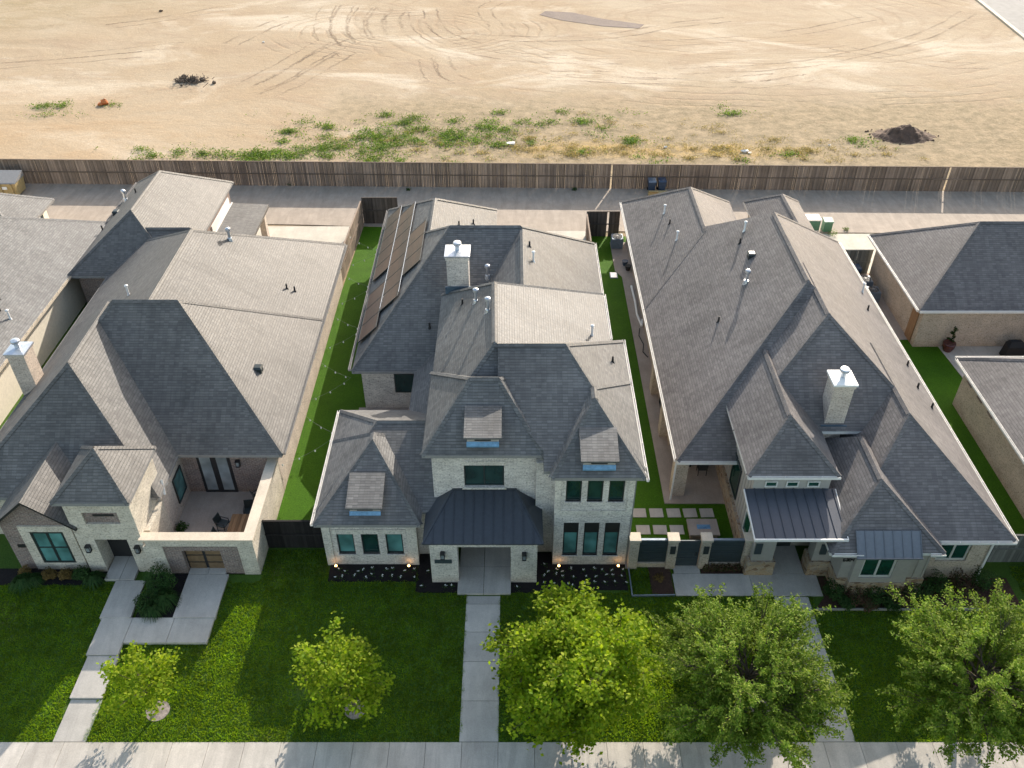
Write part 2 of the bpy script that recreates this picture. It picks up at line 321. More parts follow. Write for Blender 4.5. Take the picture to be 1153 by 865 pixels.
def m_dirt():
    m,nt,b,o=newmat('graded_dirt'); g=G(nt); p=g.pos()
    xyz=g.n('ShaderNodeSeparateXYZ',{0:p}); X,Y=xyz.outputs[0],xyz.outputs[1]
    n1=g.noise(p,.045,7,.62); n2=g.noise(g.mapv(p,(.09,.17,1),(0,0,.12)),1.0,8,.72,1.2); n3=g.noise(p,.9,6,.7)
    c=g.mix(g.ramp(n1,[(.35,0.),(.62,1.)]),(.345,.262,.172),(.39,.32,.232))
    c=g.mix(g.math('MULTIPLY',g.ramp(n2,[(.48,0.),(.66,1.)]),.6),c,(.29,.215,.15))
    c=g.mix(g.math('MULTIPLY',g.ramp(g.noise(g.mapv(p,(.05,.10,1),(0,0,-.1),(5,3,0)),1.0,7,.65,.8),[(.52,0.),(.64,1.)]),.7),c,(.52,.45,.355))
    c=g.mix(g.math('MULTIPLY',g.math('MULTIPLY',g.ramp(g.math('DIVIDE',Y,120),[(.68,1.),(.80,0.)]),g.ramp(g.math('DIVIDE',g.math('ADD',X,60),60),[(.45,1.),(.85,0.)])),g.ramp(n2,[(.35,.15),(.6,.55)])),c,(.42,.29,.165))
    # greyer, grassier ground along the fence and in the far left corner
    near=g.math('MULTIPLY',g.ramp(g.math('DIVIDE',g.math('ADD',Y,g.math('MULTIPLY',g.math('SUBTRACT',n2,.5),22)),100),[(.85,1.),(.95,0.)]),g.ramp(g.math('DIVIDE',g.math('ADD',X,g.math('MULTIPLY',n1,36)),60),[(.0,.12),(.05,.75),(.2,1.)]))
    c=g.mix(g.math('MULTIPLY',near,.9),c,g.mix(g.ramp(n3,[(.35,0.),(.65,1.)]),(.19,.155,.095),(.36,.28,.18)))
    far=g.math('MULTIPLY',g.ramp(g.math('DIVIDE',g.math('SUBTRACT',Y,X),200),[(.80,0.),(.94,1.)]),g.ramp(n2,[(.35,0.),(.6,1.)]))
    c=g.mix(g.math('MULTIPLY',far,.6),c,(.27,.22,.12))
    # straw-coloured dry grass band beside the fence
    bx=g.ramp(g.math('DIVIDE',X,50),[(.0,0.),(.04,1.),(.42,1.),(.62,0.)]); by=g.ramp(g.math('ABSOLUTE',g.math('SUBTRACT',Y,g.math('ADD',76.6,g.math('MULTIPLY',g.math('SUBTRACT',n2,.5),5)))),[(.0,1.),(1.0,.0)])
    by=g.math('MAXIMUM',0.0,g.math('SUBTRACT',1.0,g.math('DIVIDE',g.math('ABSOLUTE',g.math('SUBTRACT',Y,g.math('ADD',76.2,g.math('MULTIPLY',g.math('SUBTRACT',n2,.5),7)))),1.9)))
    c=g.mix(g.math('MULTIPLY',g.math('MULTIPLY',bx,by),g.ramp(n3,[(.35,.1),(.6,.9)])),c,(.44,.30,.12))
    # grader and tyre tracks: broken rings round a few turning points, and long swipes
    tr=None
    for (cx,cy,w,r0,r1,fr) in ((-13.0,112.0,.55,5.0,15.0,1.9),(30.0,118.0,.4,10.0,36.0,1.2)):
        d=g.n('ShaderNodeVectorMath',{0:g.n('ShaderNodeVectorMath',{0:p,1:(cx,cy,0)},operation='SUBTRACT').outputs[0],1:(.62,1,1)},operation='MULTIPLY').outputs[0]
        L=g.math('ADD',g.n('ShaderNodeVectorMath',{0:d},operation='LENGTH').outputs['Value'],g.math('MULTIPLY',n1,5.0))
        ring=g.ramp(g.math('FRACT',g.math('MULTIPLY',L,fr/2.0)),[(0,0.),(.2,1.),(.38,0.),(1,0.)])
        win=g.ramp(g.math('DIVIDE',L,60),[(max(0,(r0-1)/60),0.),((r0+1)/60,1.),((r1-2)/60,1.),(r1/60,0.)])
        brk=g.ramp(g.noise(g.mapv(p,(.13,.13,1),loc=(cx,cy,0)),1.0,3,.5),[(.46,0.),(.58,1.)])
        t=g.math('MULTIPLY',g.math('MULTIPLY',g.math('MULTIPLY',ring,win),brk),w)
        tr=t if tr is None else g.math('MAXIMUM',tr,t)
    c=g.mix(g.math('MULTIPLY',tr,.7),c,(.25,.175,.11))
    # loose dark patches and pale scrapes
    c=g.mix(g.math('MULTIPLY',g.ramp(g.noise(g.mapv(p,(.28,.75,1),loc=(3,8,0)),1.0,6,.7),[(.64,0.),(.72,1.)]),.6),c,(.235,.15,.10))
    c=g.mix(1.0,c,g.ramp(g.noise(p,6,5,.75),[(.25,.78),(.75,1.18)]),'MULTIPLY')
    c=g.mix(g.math('MULTIPLY',g.ramp(g.noise(p,2.6,4,.8),[(.62,0.),(.68,1.)]),.45),c,(.20,.15,.105)); c=g.mix(g.math('MULTIPLY',g.ramp(g.noise(p,3.4,3,.8),[(.64,0.),(.7,1.)]),.35),c,(.62,.56,.46))
    g.set(b,'Base Color',c); b.inputs['Roughness'].default_value=.95; b.inputs['Specular IOR Level'].default_value=.1
    h=g.math('ADD',g.math('ADD',g.math('MULTIPLY',n3,.35),g.math('MULTIPLY',n2,.5)),g.math('MULTIPLY',tr,-.35)); h=g.math('ADD',h,g.math('MULTIPLY',g.noise(p,7,4,.7),.10))
    g.set(b,'Normal',g.bump(h,.32,.75)); return m
M['dirt']=m_dirt()
def m_rut():
    m,nt,b,o=newmat('wheel_rut'); g=G(nt); p=g.pos(); g.set(b,'Base Color',g.mix(g.ramp(g.noise(p,1.4,4,.7),[(.3,0.),(.7,1.)]),(.23,.165,.11),(.34,.255,.175))); b.inputs['Roughness'].default_value=.95
    g.set(b,'Normal',g.bump(g.noise(p,3.5,4,.8),.2,.9))
    e=g.n('ShaderNodeSeparateXYZ',{0:g.uv()}).outputs[0]; edge=g.math('SUBTRACT',1.0,g.math('ABSOLUTE',g.math('MULTIPLY',g.math('SUBTRACT',e,.5),2.0)))
    a=g.math('MULTIPLY',g.ramp(edge,[(.0,0.),(.7,1.)]),g.ramp(g.math('ADD',g.math('MULTIPLY',g.noise(p,.22,3,.6),.6),g.math('MULTIPLY',g.noise(p,2.2,4,.75),.4)),[(.42,0.),(.62,.55)]))
    t=g.n('ShaderNodeBsdfTransparent'); mx=g.n('ShaderNodeMixShader',{0:a,1:t.outputs[0],2:b.outputs[0]}); nt.links.new(mx.outputs[0],o.inputs[0]); return m
M['rut']=m_rut()

# ------------------------------------------------------------------ roof blocks
# x0,x1,y0,y1,ze, rx0,ry0,rx1,ry1,rz
ROOFS={
'C':[(-9.1,-1.1,42.0,58.45,3.1, -5.05,47.0,-5.05,52.5,6.95),      # rear garage
     (-9.02,5.7,38.8,53.4,3.12, -3.65,46.0,0.5,46.0,8.4),        # rear main
     (-4.4,5.72,33.0,50.0,3.14, .62,38.5,.62,45.6,8.36),       # rear cross ridge
     (-5.5,5.3,33.0,41.0,3.05, -1.9,36.5,1.4,36.5,5.6),         # link
     (-9.14,-2.0,28.1,35.45,3.1, -6.6,32.3,-3.0,32.3,5.05),      # bay back E-W
     (-9.12,-4.2,27.25,33.0,3.12, -6.66,30.9,-6.66,31.4,5.1),   # bay front hip
     (-4.0,5.2,29.6,42.1,6.15, -.8,33.0,-.9,38.3,9.3),          # upper main
     (-1.6,5.87,27.65,37.55,6.15, -.65,32.8,2.48,32.8,9.33),     # upper right wing
     (1.7,5.85,27.2,34.0,6.18, 3.72,30.1,3.72,30.9,8.3),        # upper right front hip
     (-4.03,1.48,28.4,34.5,6.4, -1.9,31.1,-.6,31.1,8.68)],      # tower
'R':[(8.2,16.3,45.0,59.7,3.1, 12.25,49.0,12.25,55.2,6.45),
     (8.2,22.65,31.5,53.6,3.12, 15.42,38.8,15.42,46.35,9.1),
     (17.4,21.5,50.0,59.8,3.1, 19.45,53.0,19.45,57.5,4.8),
     (10.83,20.48,31.7,45.0,4.9, 15.77,36.1,15.77,41.0,8.83),
     (14.9,22.68,26.3,40.0,3.14, 18.76,31.3,18.76,37.0,6.38),
     (10.8,15.05,28.6,41.0,4.92, 12.93,30.75,12.93,37.0,6.76),
     (14.13,19.25,25.6,33.0,3.1, 16.68,28.1,16.68,31.0,5.22)],
'L':[(-29.2,-21.8,49.05,63.1,3.1, -25.4,52.6,-25.4,58.7,6.05),
     (-27.0,-20.0,49.07,54.4,3.12, -24.4,51.7,-21.4,51.7,5.2),
     (-26.5,-11.55,31.95,53.3,3.1, -19.05,38.4,-19.05,46.1,8.08),
     (-25.5,-11.53,32.0,44.0,3.12, -20.9,38.4,-17.5,38.4,8.12),
     (-26.4,-16.75,29.0,43.0,3.1, -21.6,33.8,-21.6,39.2,7.5),
     (-20.4,-16.93,26.8,30.53,5.0, -18.66,28.6,-18.66,28.7,6.65)],
'LL':[(-46,-29.0,30.0,56.5,3.1, -37.5,38.5,-37.5,48.0,8.3),(-46,-34.6,54.0,60.2,3.1,-42.0,57.1,-37.6,57.1,5.2)],
'RR':[(25.2,44.0,44.95,54.6,3.1, 29.8,49.8,39.0,49.8,6.65),(25.55,37.0,22.0,40.1,3.1,31.2,27.7,31.2,34.5,7.0)],
}
def zof(b,x,y):
    x0,x1,y0,y1,ze,a,b0,c,d,rz=b
    if not(x0<=x<=x1 and y0<=y<=y1): return -1
    return ze+(rz-ze)*min(1,(x-x0)/(a-x0),(x1-x)/(x1-c),(y-y0)/(b0-y0),(y1-y)/(y1-d))
def roofz(h,x,y): return max(zof(b,x,y) for b in ROOFS[h])

# ------------------------------------------------------------------ house builders
CUT={('C',7):[(1.40,27.65),(5.87,27.65),(5.87,37.55),(-1.6,37.55),(-1.6,33.0),(-.65,31.2),(.1,29.9),(1.40,28.42)]}   # plan of the wing that stops at the tower
NOCAP={('R',1):(1,2),('R',3):(2,3),('R',4):(2,3),('R',5):(2,3),('R',6):(2,3),('C',2):(0,1,2,3),('C',1):(2,),('L',2):(0,1),('L',4):(2,3),('C',0):(0,1),('C',4):(2,3)}   # hips that die inside another roof plane
def roof(house,key,mats,parent,extra=None):
    mb=MB()
    for bi,(x0,x1,y0,y1,ze,ax,ay,bx,by,rz) in enumerate(ROOFS[key]):
        cut=CUT.get((key,bi))
        fl,fr,bl,br=(x0,y0,ze),(x1,y0,ze),(x0,y1,ze),(x1,y1,ze); a=(ax,ay,rz); b=(bx,by,rz)
        if abs(ax-bx)<.2 and abs(ay-by)>=.05 :   # ridge runs front to back (a front, b back)
            mb.face([fl,fr,a]); mb.face([br,bl,b]); mb.face([bl,fl,a,b]); mb.face([fr,br,b,a])
            E=[(fl,a),(fr,a),(bl,b),(br,b),(a,b)]
        else:                                     # ridge runs left to right (a left, b right)
            mb.face([fr,br,b]); mb.face([br,bl,a,b])
            E=[(fl,a),(bl,a),(fr,b),(br,b),(a,b)]
            if cut:
                pz=lambda x,y: (x,y,ze+(rz-ze)*(y-y0)/(ay-y0)); E=E[2:]
                mb.face([pz(*cut[0]),pz(*cut[1]),b,a,pz(*cut[5]),pz(*cut[6]),pz(*cut[7])])
            else: mb.face([bl,fl,a]); mb.face([fl,fr,b,a])
        zb=ze-.17
        q=cut or [(x0,y0),(x1,y0),(x1,y1),(x0,y1)]
        for i in range(len(q)):
            p,r=q[i],q[(i+1)%len(q)]; mb.face([(p[0],p[1],zb),(r[0],r[1],zb),(r[0],r[1],ze),(p[0],p[1],ze)],1)
        mb.face([(x,y,zb) for x,y in q[::-1]],1)
        E=[e for k,e in enumerate(E) if k not in NOCAP.get((key,bi),())]
        for p,r in E:
            if (Vector(p)-Vector(r)).length<.15: continue
            p=Vector(p); r=Vector(r); d=(r-p).normalized(); sd=d.cross(Vector((0,0,1))).normalized()*.15
            up=Vector((0,0,.045)); dn=Vector((0,0,.055))
            mb.face([p-sd-dn,r-sd-dn,r+up,p+up]); mb.face([p+up,r+up,r+sd-dn,p+sd-dn])   # ridge and hip caps
    if extra: extra(mb)
    return build(mb,'roof',mats,parent)
def wall_open(mb,x0,x1,y,t,z0,z1,ops,back=True):
    """front (-y facing) wall skin with real openings (x0,x1,z0,z1,depth)"""
    xs=sorted({x0,x1,*[v for o in ops for v in o[:2]]}); zs=sorted({z0,z1,*[v for o in ops for v in o[2:4]]})
    for i in range(len(xs)-1):
        for k in range(len(zs)-1):
            cx,cz=(xs[i]+xs[i+1])/2,(zs[k]+zs[k+1])/2
            if any(o[0]<cx<o[1] and o[2]<cz<o[3] for o in ops): continue
            mb.face([(xs[i],y,zs[k]),(xs[i+1],y,zs[k]),(xs[i+1],y,zs[k+1]),(xs[i],y,zs[k+1])])
    for o in ops:
        a,b,c,d=o[:4]; e=y+o[4]
        mb.face([(a,y,c),(a,e,c),(a,e,d),(a,y,d)][::-1]); mb.face([(b,y,c),(b,e,c),(b,e,d),(b,y,d)])
        mb.face([(a,y,c),(b,y,c),(b,e,c),(a,e,c)]); mb.face([(a,y,d),(b,y,d),(b,e,d),(a,e,d)][::-1])
    Y=y+t
    mb.face([(x0,Y,z0),(x0,y,z0),(x0,y,z1),(x0,Y,z1)]); mb.face([(x1,y,z0),(x1,Y,z0),(x1,Y,z1),(x1,y,z1)])
    mb.face([(x0,y,z1),(x1,y,z1),(x1,Y,z1),(x0,Y,z1)])
    if back: mb.face([(x1,Y,z0),(x0,Y,z0),(x0,Y,z1),(x1,Y,z1)])
def window(parent,x0,x1,z0,z1,y,fm='frame',pm='glass',cols=1,rows=1,fw=.06,label=None,name='window',sill=None,pms=None):
    f=MB(); d0,d1=y,y+.06
    f.box(x0,x1,d0,d1,z0,z0+fw); f.box(x0,x1,d0,d1,z1-fw,z1); f.box(x0,x0+fw,d0,d1,z0+fw,z1-fw); f.box(x1-fw,x1,d0,d1,z0+fw,z1-fw)
    for k in range(1,cols):
        c=x0+(x1-x0)*k/cols; f.box(c-fw*.5,c+fw*.5,d0,d1,z0+fw,z1-fw)
    for k in range(1,rows):
        c=z0+(z1-z0)*k/rows
        for j in range(cols):
            a=x0+(x1-x0)*j/cols+fw*.5; b=x0+(x1-x0)*(j+1)/cols-fw*.5
            f.box(max(a,x0+fw),min(b,x1-fw),d0+.004,d1-.004,c-fw*.3,c+fw*.3)
    w=build(f,name,M[fm],parent,label)
    p=MB(); p.box(x0+.02,x1-.02,d0+.03,d1-.005,z0+.02,z1-.02); build(p,'pane',M[pm],w)
    if sill:
        s=MB(); s.box(x0-.05,x1+.05,y-.14,y-.005,z0-.09,z0); build(s,'sill',M[sill],w)
    return w
def window_side(parent,y0,y1,z0,z1,x,sgn,fm='frame',pm='glass',cols=1,rows=1,fw=.07,name='window',label=None):
    f=MB(); a,b=sorted((x,x+sgn*.07))
    f.box(a,b,y0,y1,z0,z0+fw); f.box(a,b,y0,y1,z1-fw,z1); f.box(a,b,y0,y0+fw,z0+fw,z1-fw); f.box(a,b,y1-fw,y1,z0+fw,z1-fw)
    for k in range(1,cols): c=y0+(y1-y0)*k/cols; f.box(a,b,c-fw*.4,c+fw*.4,z0+fw,z1-fw)
    w=build(f,name,M[fm],parent,label)
    p=MB(); a,b=sorted((x,x+sgn*.035)); p.box(a,b,y0+.02,y1-.02,z0+.02,z1-.02); build(p,'pane',M[pm],w); return w
def gutter(parent,p,q,mat='trim',w=.10):
    mb=MB(); p=Vector(p); q=Vector(q); d=(q-p).normalized(); 
    mb.bar(p,q,w,.03); s=d.cross(Vector((0,0,1)))*(w/2)
    up=Vector((0,0,.06))
    mb.bar(p+s+up,q+s+up,.02,.13); mb.bar(p-s+up,q-s+up,.02,.13)
    n=int((q-p).length/.75)
    for k in range(1,n): c=p+d*((q-p).length*k/n)+Vector((0,0,.115)); mb.bar(c-s,c+s,.03,.02)
    return build(mb,'gutter',M[mat],parent)
def downspout(parent,x,y,z0,z1,mat='trim'):
    mb=MB(); mb.box(x-.05,x+.05,y-.04,y+.04,z0,z1); mb.bar((x,y,z0+.05),(x,y-.35,z0+.02),.09,.07); return build(mb,'downspout',M[mat],parent)
def vent(parent,key,x,y,kind):
    z=roofz(key,x,y); mb=MB()
    if kind=='pipe':
        mb.lathe(x,y,[(.22,z-.25),(.13,z+.12),(.12,z+.14)],12); mb.lathe(x,y,[(.085,z),(.085,z+.62)],12); mb.lathe(x,y,[(.15,z+.62),(.16,z+.68),(.15,z+.78),(.05,z+.84)],12)
        return build(mb,'flue_pipe',M['galv'],parent)
    if kind=='thin':
        mb.lathe(x,y,[(.13,z-.15),(.06,z+.08),(.055,z+.55)],10); mb.lathe(x,y,[(.1,z+.55),(.1,z+.62),(.03,z+.66)],10)
        return build(mb,'vent_pipe',M['white'],parent)
    if kind=='plumb':
        mb.lathe(x,y,[(.14,z-.15),(.055,z+.06),(.05,z+.33)],10); return build(mb,'vent_pipe',M['black'],parent)
    mb.box(x-.2,x+.2,y-.2,y+.2,z-.3,z+.12); mb.hexa([(x-.24,y-.24,z+.12),(x+.24,y-.24,z+.12),(x+.24,y+.24,z+.12),(x-.24,y+.24,z+.12),(x-.16,y-.16,z+.22),(x+.16,y-.16,z+.22),(x+.16,y+.16,z+.22),(x-.16,y+.16,z+.22)])
    return build(mb,'roof_vent',M['frame'],parent)
def chimney(roofobj,x0,x1,y0,y1,z0,z1,mat,cap='galv',fl=None):
    mb=MB(); mb.box(x0,x1,y0,y1,z0,z1-.28); mb.box(x0-.05,x1+.05,y0-.05,y1+.05,z1-.28,z1-.1)
    c=build(mb,'chimney',mat,roofobj)
    k=MB(); o=.1; k.box(x0-o,x1+o,y0-o,y1+o,z1-.1,z1); cx,cy=(x0+x1)/2,(y0+y1)/2
    k.hexa([(x0-o,y0-o,z1),(x1+o,y0-o,z1),(x1+o,y1+o,z1),(x0-o,y1+o,z1),(cx-.2,cy-.2,z1+.07),(cx+.2,cy-.2,z1+.07),(cx+.2,cy+.2,z1+.07),(cx-.2,cy+.2,z1+.07)])
    build(k,'chimney_cap',M[cap],roofobj)
    f=MB(); f.lathe(cx,cy,[(.13,z1),(.13,z1+.34)],14); f.lathe(cx,cy,[(.2,z1+.34),(.23,z1+.40),(.23,z1+.5),(.2,z1+.54),(.05,z1+.57)],14); build(f,'flue',M['galv'],roofobj)
    if fl: g=MB(); g.box(*fl); build(g,'flashing',M['cricket'],roofobj)
def dormer(parent,x0,x1,yf,yb,zf,zb,louver=True):
    """small shed dormer: body, its own shingle lid, louvre and blue apron flashing"""
    xc=(x0+x1)/2; mb=MB(); w0,w1=x0+.13,x1-.13; yw=yf+.22
    zw=zf-.08; mb.hexa([(w0,yw,zf-.75),(w1,yw,zf-.75),(w1,yb,zf-.75),(w0,yb,zf-.75),(w0,yw,zw),(w1,yw,zw),(w1,yb,zb-.1),(w0,yb,zb-.1)])
    d=build(mb,'dormer',M['siding'],parent)
    r=MB(); r.hexa([(x0,yf,zf-.1),(x1,yf,zf-.1),(x1,yb,zb-.1),(x0,yb,zb-.1),(x0,yf,zf),(x1,yf,zf),(x1,yb,zb),(x0,yb,zb)]); build(r,'dormer_roof',M['sh_C'],d)
    l=MB(); l.box(xc-.36,xc+.36,yw-.02,yw+.01,zf-.36,zf-.18)
    for k in range(3): l.bar((xc-.36,yw-.03,zf-.22-.05*k),(xc+.36,yw-.03,zf-.22-.05*k),.02,.012)
    build(l,'louver',M['dark'],d)
    f=MB(); f.hexa([(w0-.02,yw-.13,zf-.64),(w1+.02,yw-.13,zf-.64),(w1+.02,yw-.02,zf-.58),(w0-.02,yw-.02,zf-.58),(w0-.02,yw-.13,zf-.56),(w1+.02,yw-.13,zf-.56),(w1+.02,yw-.02,zf-.40),(w0-.02,yw-.02,zf-.40)]); build(f,'flashing',M['flash'],d)
def sconce(parent,x,y,z):
    m=MB(); m.box(x-.09,x+.09,y-.03,y,z-.2,z+.2); m.box(x-.11,x+.11,y-.22,y-.03,z+.14,z+.2); m.box(x-.1,x+.1,y-.21,y-.03,z-.2,z-.16)
    for sx in (-.1,.08): 
        for sy in (-.21,-.06): m.box(x+sx,x+sx+.02,y+sy,y+sy+.02,z-.16,z+.14)
    o=build(m,'wall_lamp',M['dark'],parent); p=MB(); p.box(x-.07,x+.07,y-.18,y-.07,z-.15,z+.12); build(p,'lamp_glass',M['glassw'],o)
def uplight(parent,x,y):
    m=MB(); m.lathe(x,y,[(.05,0.02),(.06,.14),(.075,.2)],10); o=build(m,'uplight',M['dark'],parent); b=MB(); b.lathe(x,y,[(.06,.2),(.05,.235)],10); build(b,'bulb',M['bulb'],o)
    L=bpy.data.lights.new('uplight_glow','POINT'); L.energy=.3; L.color=(1,.55,.2); L.shadow_soft_size=.06
    lo=bpy.data.objects.new('uplight_glow',L); C.objects.link(lo); place(lo,(x,y,.33),parent)
def text(parent,s,x,y,z,size,mat,name='house_number',rz=0):
    """mesh numerals from strokes (seven-segment skeleton with rounded ends)"""
    SEG={'0':'abcdef','1':'bc','2':'abged','3':'abgcd','4':'fgbc','5':'afgcd','6':'afgedc','7':'abc','8':'abcdefg','9':'abfgcd'}
    P={'a':((0,1),(.5,1)),'b':((.5,1),(.5,.5)),'c':((.5,.5),(.5,0)),'d':((0,0),(.5,0)),'e':((0,.5),(0,0)),'f':((0,1),(0,.5)),'g':((0,.5),(.5,.5))}
    mb=MB()
    for i,ch in enumerate(s):
        for sg in SEG[ch]:
            (a,b),(c,d)=P[sg]; mb.bar((x+(i*.78+a)*size,y,z+b*size),(x+(i*.78+c)*size,y,z+d*size),.03,.16*size,up=(0,1,0))
    return build(mb,name,M[mat],parent)
def seam_roof(mb,bl,br,tl,tr,sp=.4,th=.05,rib=.045):
    """standing-seam metal sheet between a bottom edge and a (shorter or equal) top edge"""
    bl,br,tl,tr=map(Vector,(bl,br,tl,tr)); dn=Vector((0,0,-th))
    mb.hexa([bl+dn,br+dn,tr+dn,tl+dn,bl,br,tr,tl])
    L=(br-bl).length; n=int(L/sp); u=(br-bl)/L
    tl_s=(tl-bl).dot(u); tr_s=(tr-bl).dot(u)
    for k in range(n+1):
        s=min(max(L*k/n,.02),L-.02); t=1.0
        if s<tl_s: t=s/tl_s
        elif s>tr_s: t=(L-s)/(L-tr_s)
        if t<.03: continue
        p=bl+u*s; base=tl+(tr-tl)*((s-tl_s)/(tr_s-tl_s)) if tl_s<=s<=tr_s else None
        up=((tl-bl)-u*tl_s); q=p+up*t
        mb.bar(p+Vector((0,0,.02)),q+Vector((0,0,.02)),.022,rib)

# ================================================================== CENTRE HOUSE
HC=empty('house',(-1.7,38,0),'two-storey pale brick house in the middle with solar panels and a dark metal entry roof','house')
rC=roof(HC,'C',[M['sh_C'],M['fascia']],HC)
w=MB()
bayw=[(-8.25,-7.45,.78,2.22,.14),(-7.1,-6.3,.78,2.22,.14),(-5.95,-5.15,.78,2.22,.14)]
wall_open(w,-8.85,-4.5,27.55,7.5,0,3.0,bayw)
wall_open(w,-3.65,1.12,28.75,5.5,0,6.3,[(-2.2,-.36,4.1,5.5,.14),(-1.5,-.75,.0,2.2,.1)])
upw=[(2.42,3.12,4.35,5.78,.14),(3.38,4.08,4.35,5.78,.14),(4.34,5.04,4.35,5.78,.14)]
low=[(2.4,3.1,.68,2.95,.14),(3.36,4.06,.68,2.95,.14),(4.32,5.02,.68,2.95,.14)]
wall_open(w,1.95,5.45,27.55,9.5,0,6.05,upw+low)
w.box(-4.52,-3.6,28.2,34,0,3.0); w.box(1.1,1.97,28.35,34,0,6.0)
w.box(-3.6,4.8,33,41.8,0,6.05); w.box(-5.05,5.2,33.5,39.3,0,2.95)
w.box(-8.6,5.3,39.3,53,0,3.0); w.box(-8.6,-1.5,53,58.05,0,3.0)
build(w,'wall',M['br_pale'],HC)
w=MB()   # paler rubbed-brick surrounds, bands and corners
P=[]
for (a,b,c,d,e) in bayw: P.append((a-.18,b+.18,27.50,27.545,d,d+.28))
P+=[(-4.95,-4.47,27.5,27.545,.0,2.98),(-8.88,-8.5,27.5,27.545,.0,2.98),(1.92,5.48,27.5,27.545,3.55,3.8),(1.92,2.2,27.5,27.545,3.8,6.0),(5.2,5.48,27.5,27.545,3.8,6.0),(-2.3,-.26,28.7,28.745,5.5,5.75),(-2.3,-.26,28.66,28.745,3.98,4.1)]
for p in P: w=MB(); w.box(*p); build(w,'trim_brick',M['br_white'],HC)
w=MB()   # entry porch
w.box(-3.77,-2.5,26.46,27.05,0,2.95); w.box(-.06,1.16,26.46,27.05,0,2.95); w.box(-2.5,-.06,26.47,27.04,2.5,2.95)
w.box(-3.75,-3.3,27.05,28.74,0,2.95); w.box(.7,1.14,27.05,28.74,0,2.95)
build(w,'porch_wall',M['br_white'],HC)
w=MB(); seam_roof(w,(-4.04,26.2,3.0),(1.42,26.2,3.0),(-2.75,28.74,3.95),(.18,28.74,3.95),.42)
for sx,xe,xt in ((-1,-4.04,-2.75),(1,1.42,.18)):
    A=Vector((xe,26.2,3.0)); B=Vector((xe,28.74,3.0)); T=Vector((xt,28.74,3.95)); dn=Vector((0,0,-.05))
    w.face([A,T,B] if sx>0 else [B,T,A]); w.face([A+dn,B+dn,B,A]); w.bar(A+Vector((0,0,.02)),T+Vector((0,0,.02)),.06,.05)
    for k in (.35,.68): p=A.lerp(B,k); q=A.lerp(T,k); 
w.bar((-2.75,28.7,3.97),(.18,28.7,3.97),.08,.06)
build(w,'porch_roof',M['seam'],HC)
w=MB(); w.box(-1.5,-.75,28.79,28.85,.02,2.2); w.box(-.86,-.82,28.75,28.79,.9,1.2); build(w,'door',M['dark'],HC)
for (a,b,c,d,e) in bayw: window(HC,a,b,c,d,27.64,pm='blind' if a!=-7.1 else 'glass',sill='br_pale')
window(HC,-2.2,-.36,4.1,5.5,28.84,pm='glass',cols=2,rows=1)
for (a,b,c,d,e) in upw: window(HC,a,b,c,d,27.64,pm='glass',sill='br_pale')
for (a,b,c,d,e) in low:
    window(HC,a,b,c,2.25,27.64,pm='blind',sill='br_pale')
    w=MB(); w.box(a,b,27.6,27.66,2.25,d); build(w,'transom',M['dark'],HC)
window(HC,-6.75,-5.3,1.25,2.6,39.22,pm='glass')
w=MB(); w.box(1.2,4.6,57.0,57.1,.05,2.3); 
for k in (.6,1.15,1.7): w.box(1.22,4.58,57.1,57.12,k,k+.04)
for (x0,x1,yf,yb,zf,zb) in ((-2.12,-.46,28.32,30.05,7.52,7.92),(-7.6,-5.94,27.55,29.35,3.9,4.42),(2.98,4.64,27.32,29.0,7.06,7.55)): dormer(HC,x0,x1,yf,yb,zf,zb)
chimney(rC,-3.6,-2.4,41.5,42.6,5.4,9.0,M['br_pale'],fl=(-3.72,-2.28,41.38,41.49,6.6,7.05))
for x,y,k in ((-1.42,43.4,'pipe'),(1.21,43.04,'thin'),(-1.87,38.06,'pipe'),(-1.2,36.2,'pipe'),(-2.64,39.0,'plumb'),(-4.7,40.9,'plumb'),(1.01,44.38,'plumb'),(-3.5,51.6,'plumb'),(-2.64,53.43,'plumb'),(5.0,34.6,'plumb'),(4.18,37.3,'thin')): vent(HC,'C',x,y,k)
gutter(HC,(5.93,27.1,6.05),(5.93,37.6,6.05)); gutter(HC,(5.28,37.7,6.02),(5.28,42.1,6.02)); gutter(HC,(5.78,42.2,3.0),(5.78,53.4,3.0))
gutter(HC,(-9.2,39,3.0),(-9.2,58.3,3.0),'fascia'); gutter(HC,(-9.22,27.3,3.0),(-9.22,35.4,3.0))
downspout(HC,5.5,27.62,0,5.95,'fascia')
sconce(HC,-3.18,26.45,2.05); sconce(HC,.56,26.45,2.0)
w=MB(); w.box(-3.58,-2.78,26.42,26.45,1.42,1.66); pl=build(w,'address_plaque',M['panel'],HC)
for x in (-8.45,-4.95,2.25,5.1): uplight(HC,x,27.3)
def solar(y0,y1,u0,u1):
    """panel lying on the left slope: u is the distance from the eave"""
    s=(6.95-3.1)/4.05; nx=Vector((-s,0,1)).normalized()
    def P(u,y,h): return Vector((-9.1+u,y,3.1+u*s))+nx*h
    mb=MB(); mb.hexa([P(u0,y0,.10),P(u1,y0,.10),P(u1,y1,.10),P(u0,y1,.10),P(u0,y0,.15),P(u1,y0,.15),P(u1,y1,.15),P(u0,y1,.15)])
    o=build(mb,'solar_panel',M['solar'],HC)
    f=MB()
    for a,b in (((u0,y0),(u1,y0)),((u1,y0),(u1,y1)),((u1,y1),(u0,y1)),((u0,y1),(u0,y0))): f.bar(P(*a,.13),P(*b,.13),.035,.06)
    build(f,'panel_frame',M['frame'],o)
for u0,rows in ((.25,[56.3,54.6,52.9,51.2,49.5]),(1.42,[54.6,52.9,51.2,49.5,47.8,46.1,44.4]),(2.62,[49.9,48.2,46.5])):
    for y in rows: solar(y-1.66,y,u0,u0+1.12)
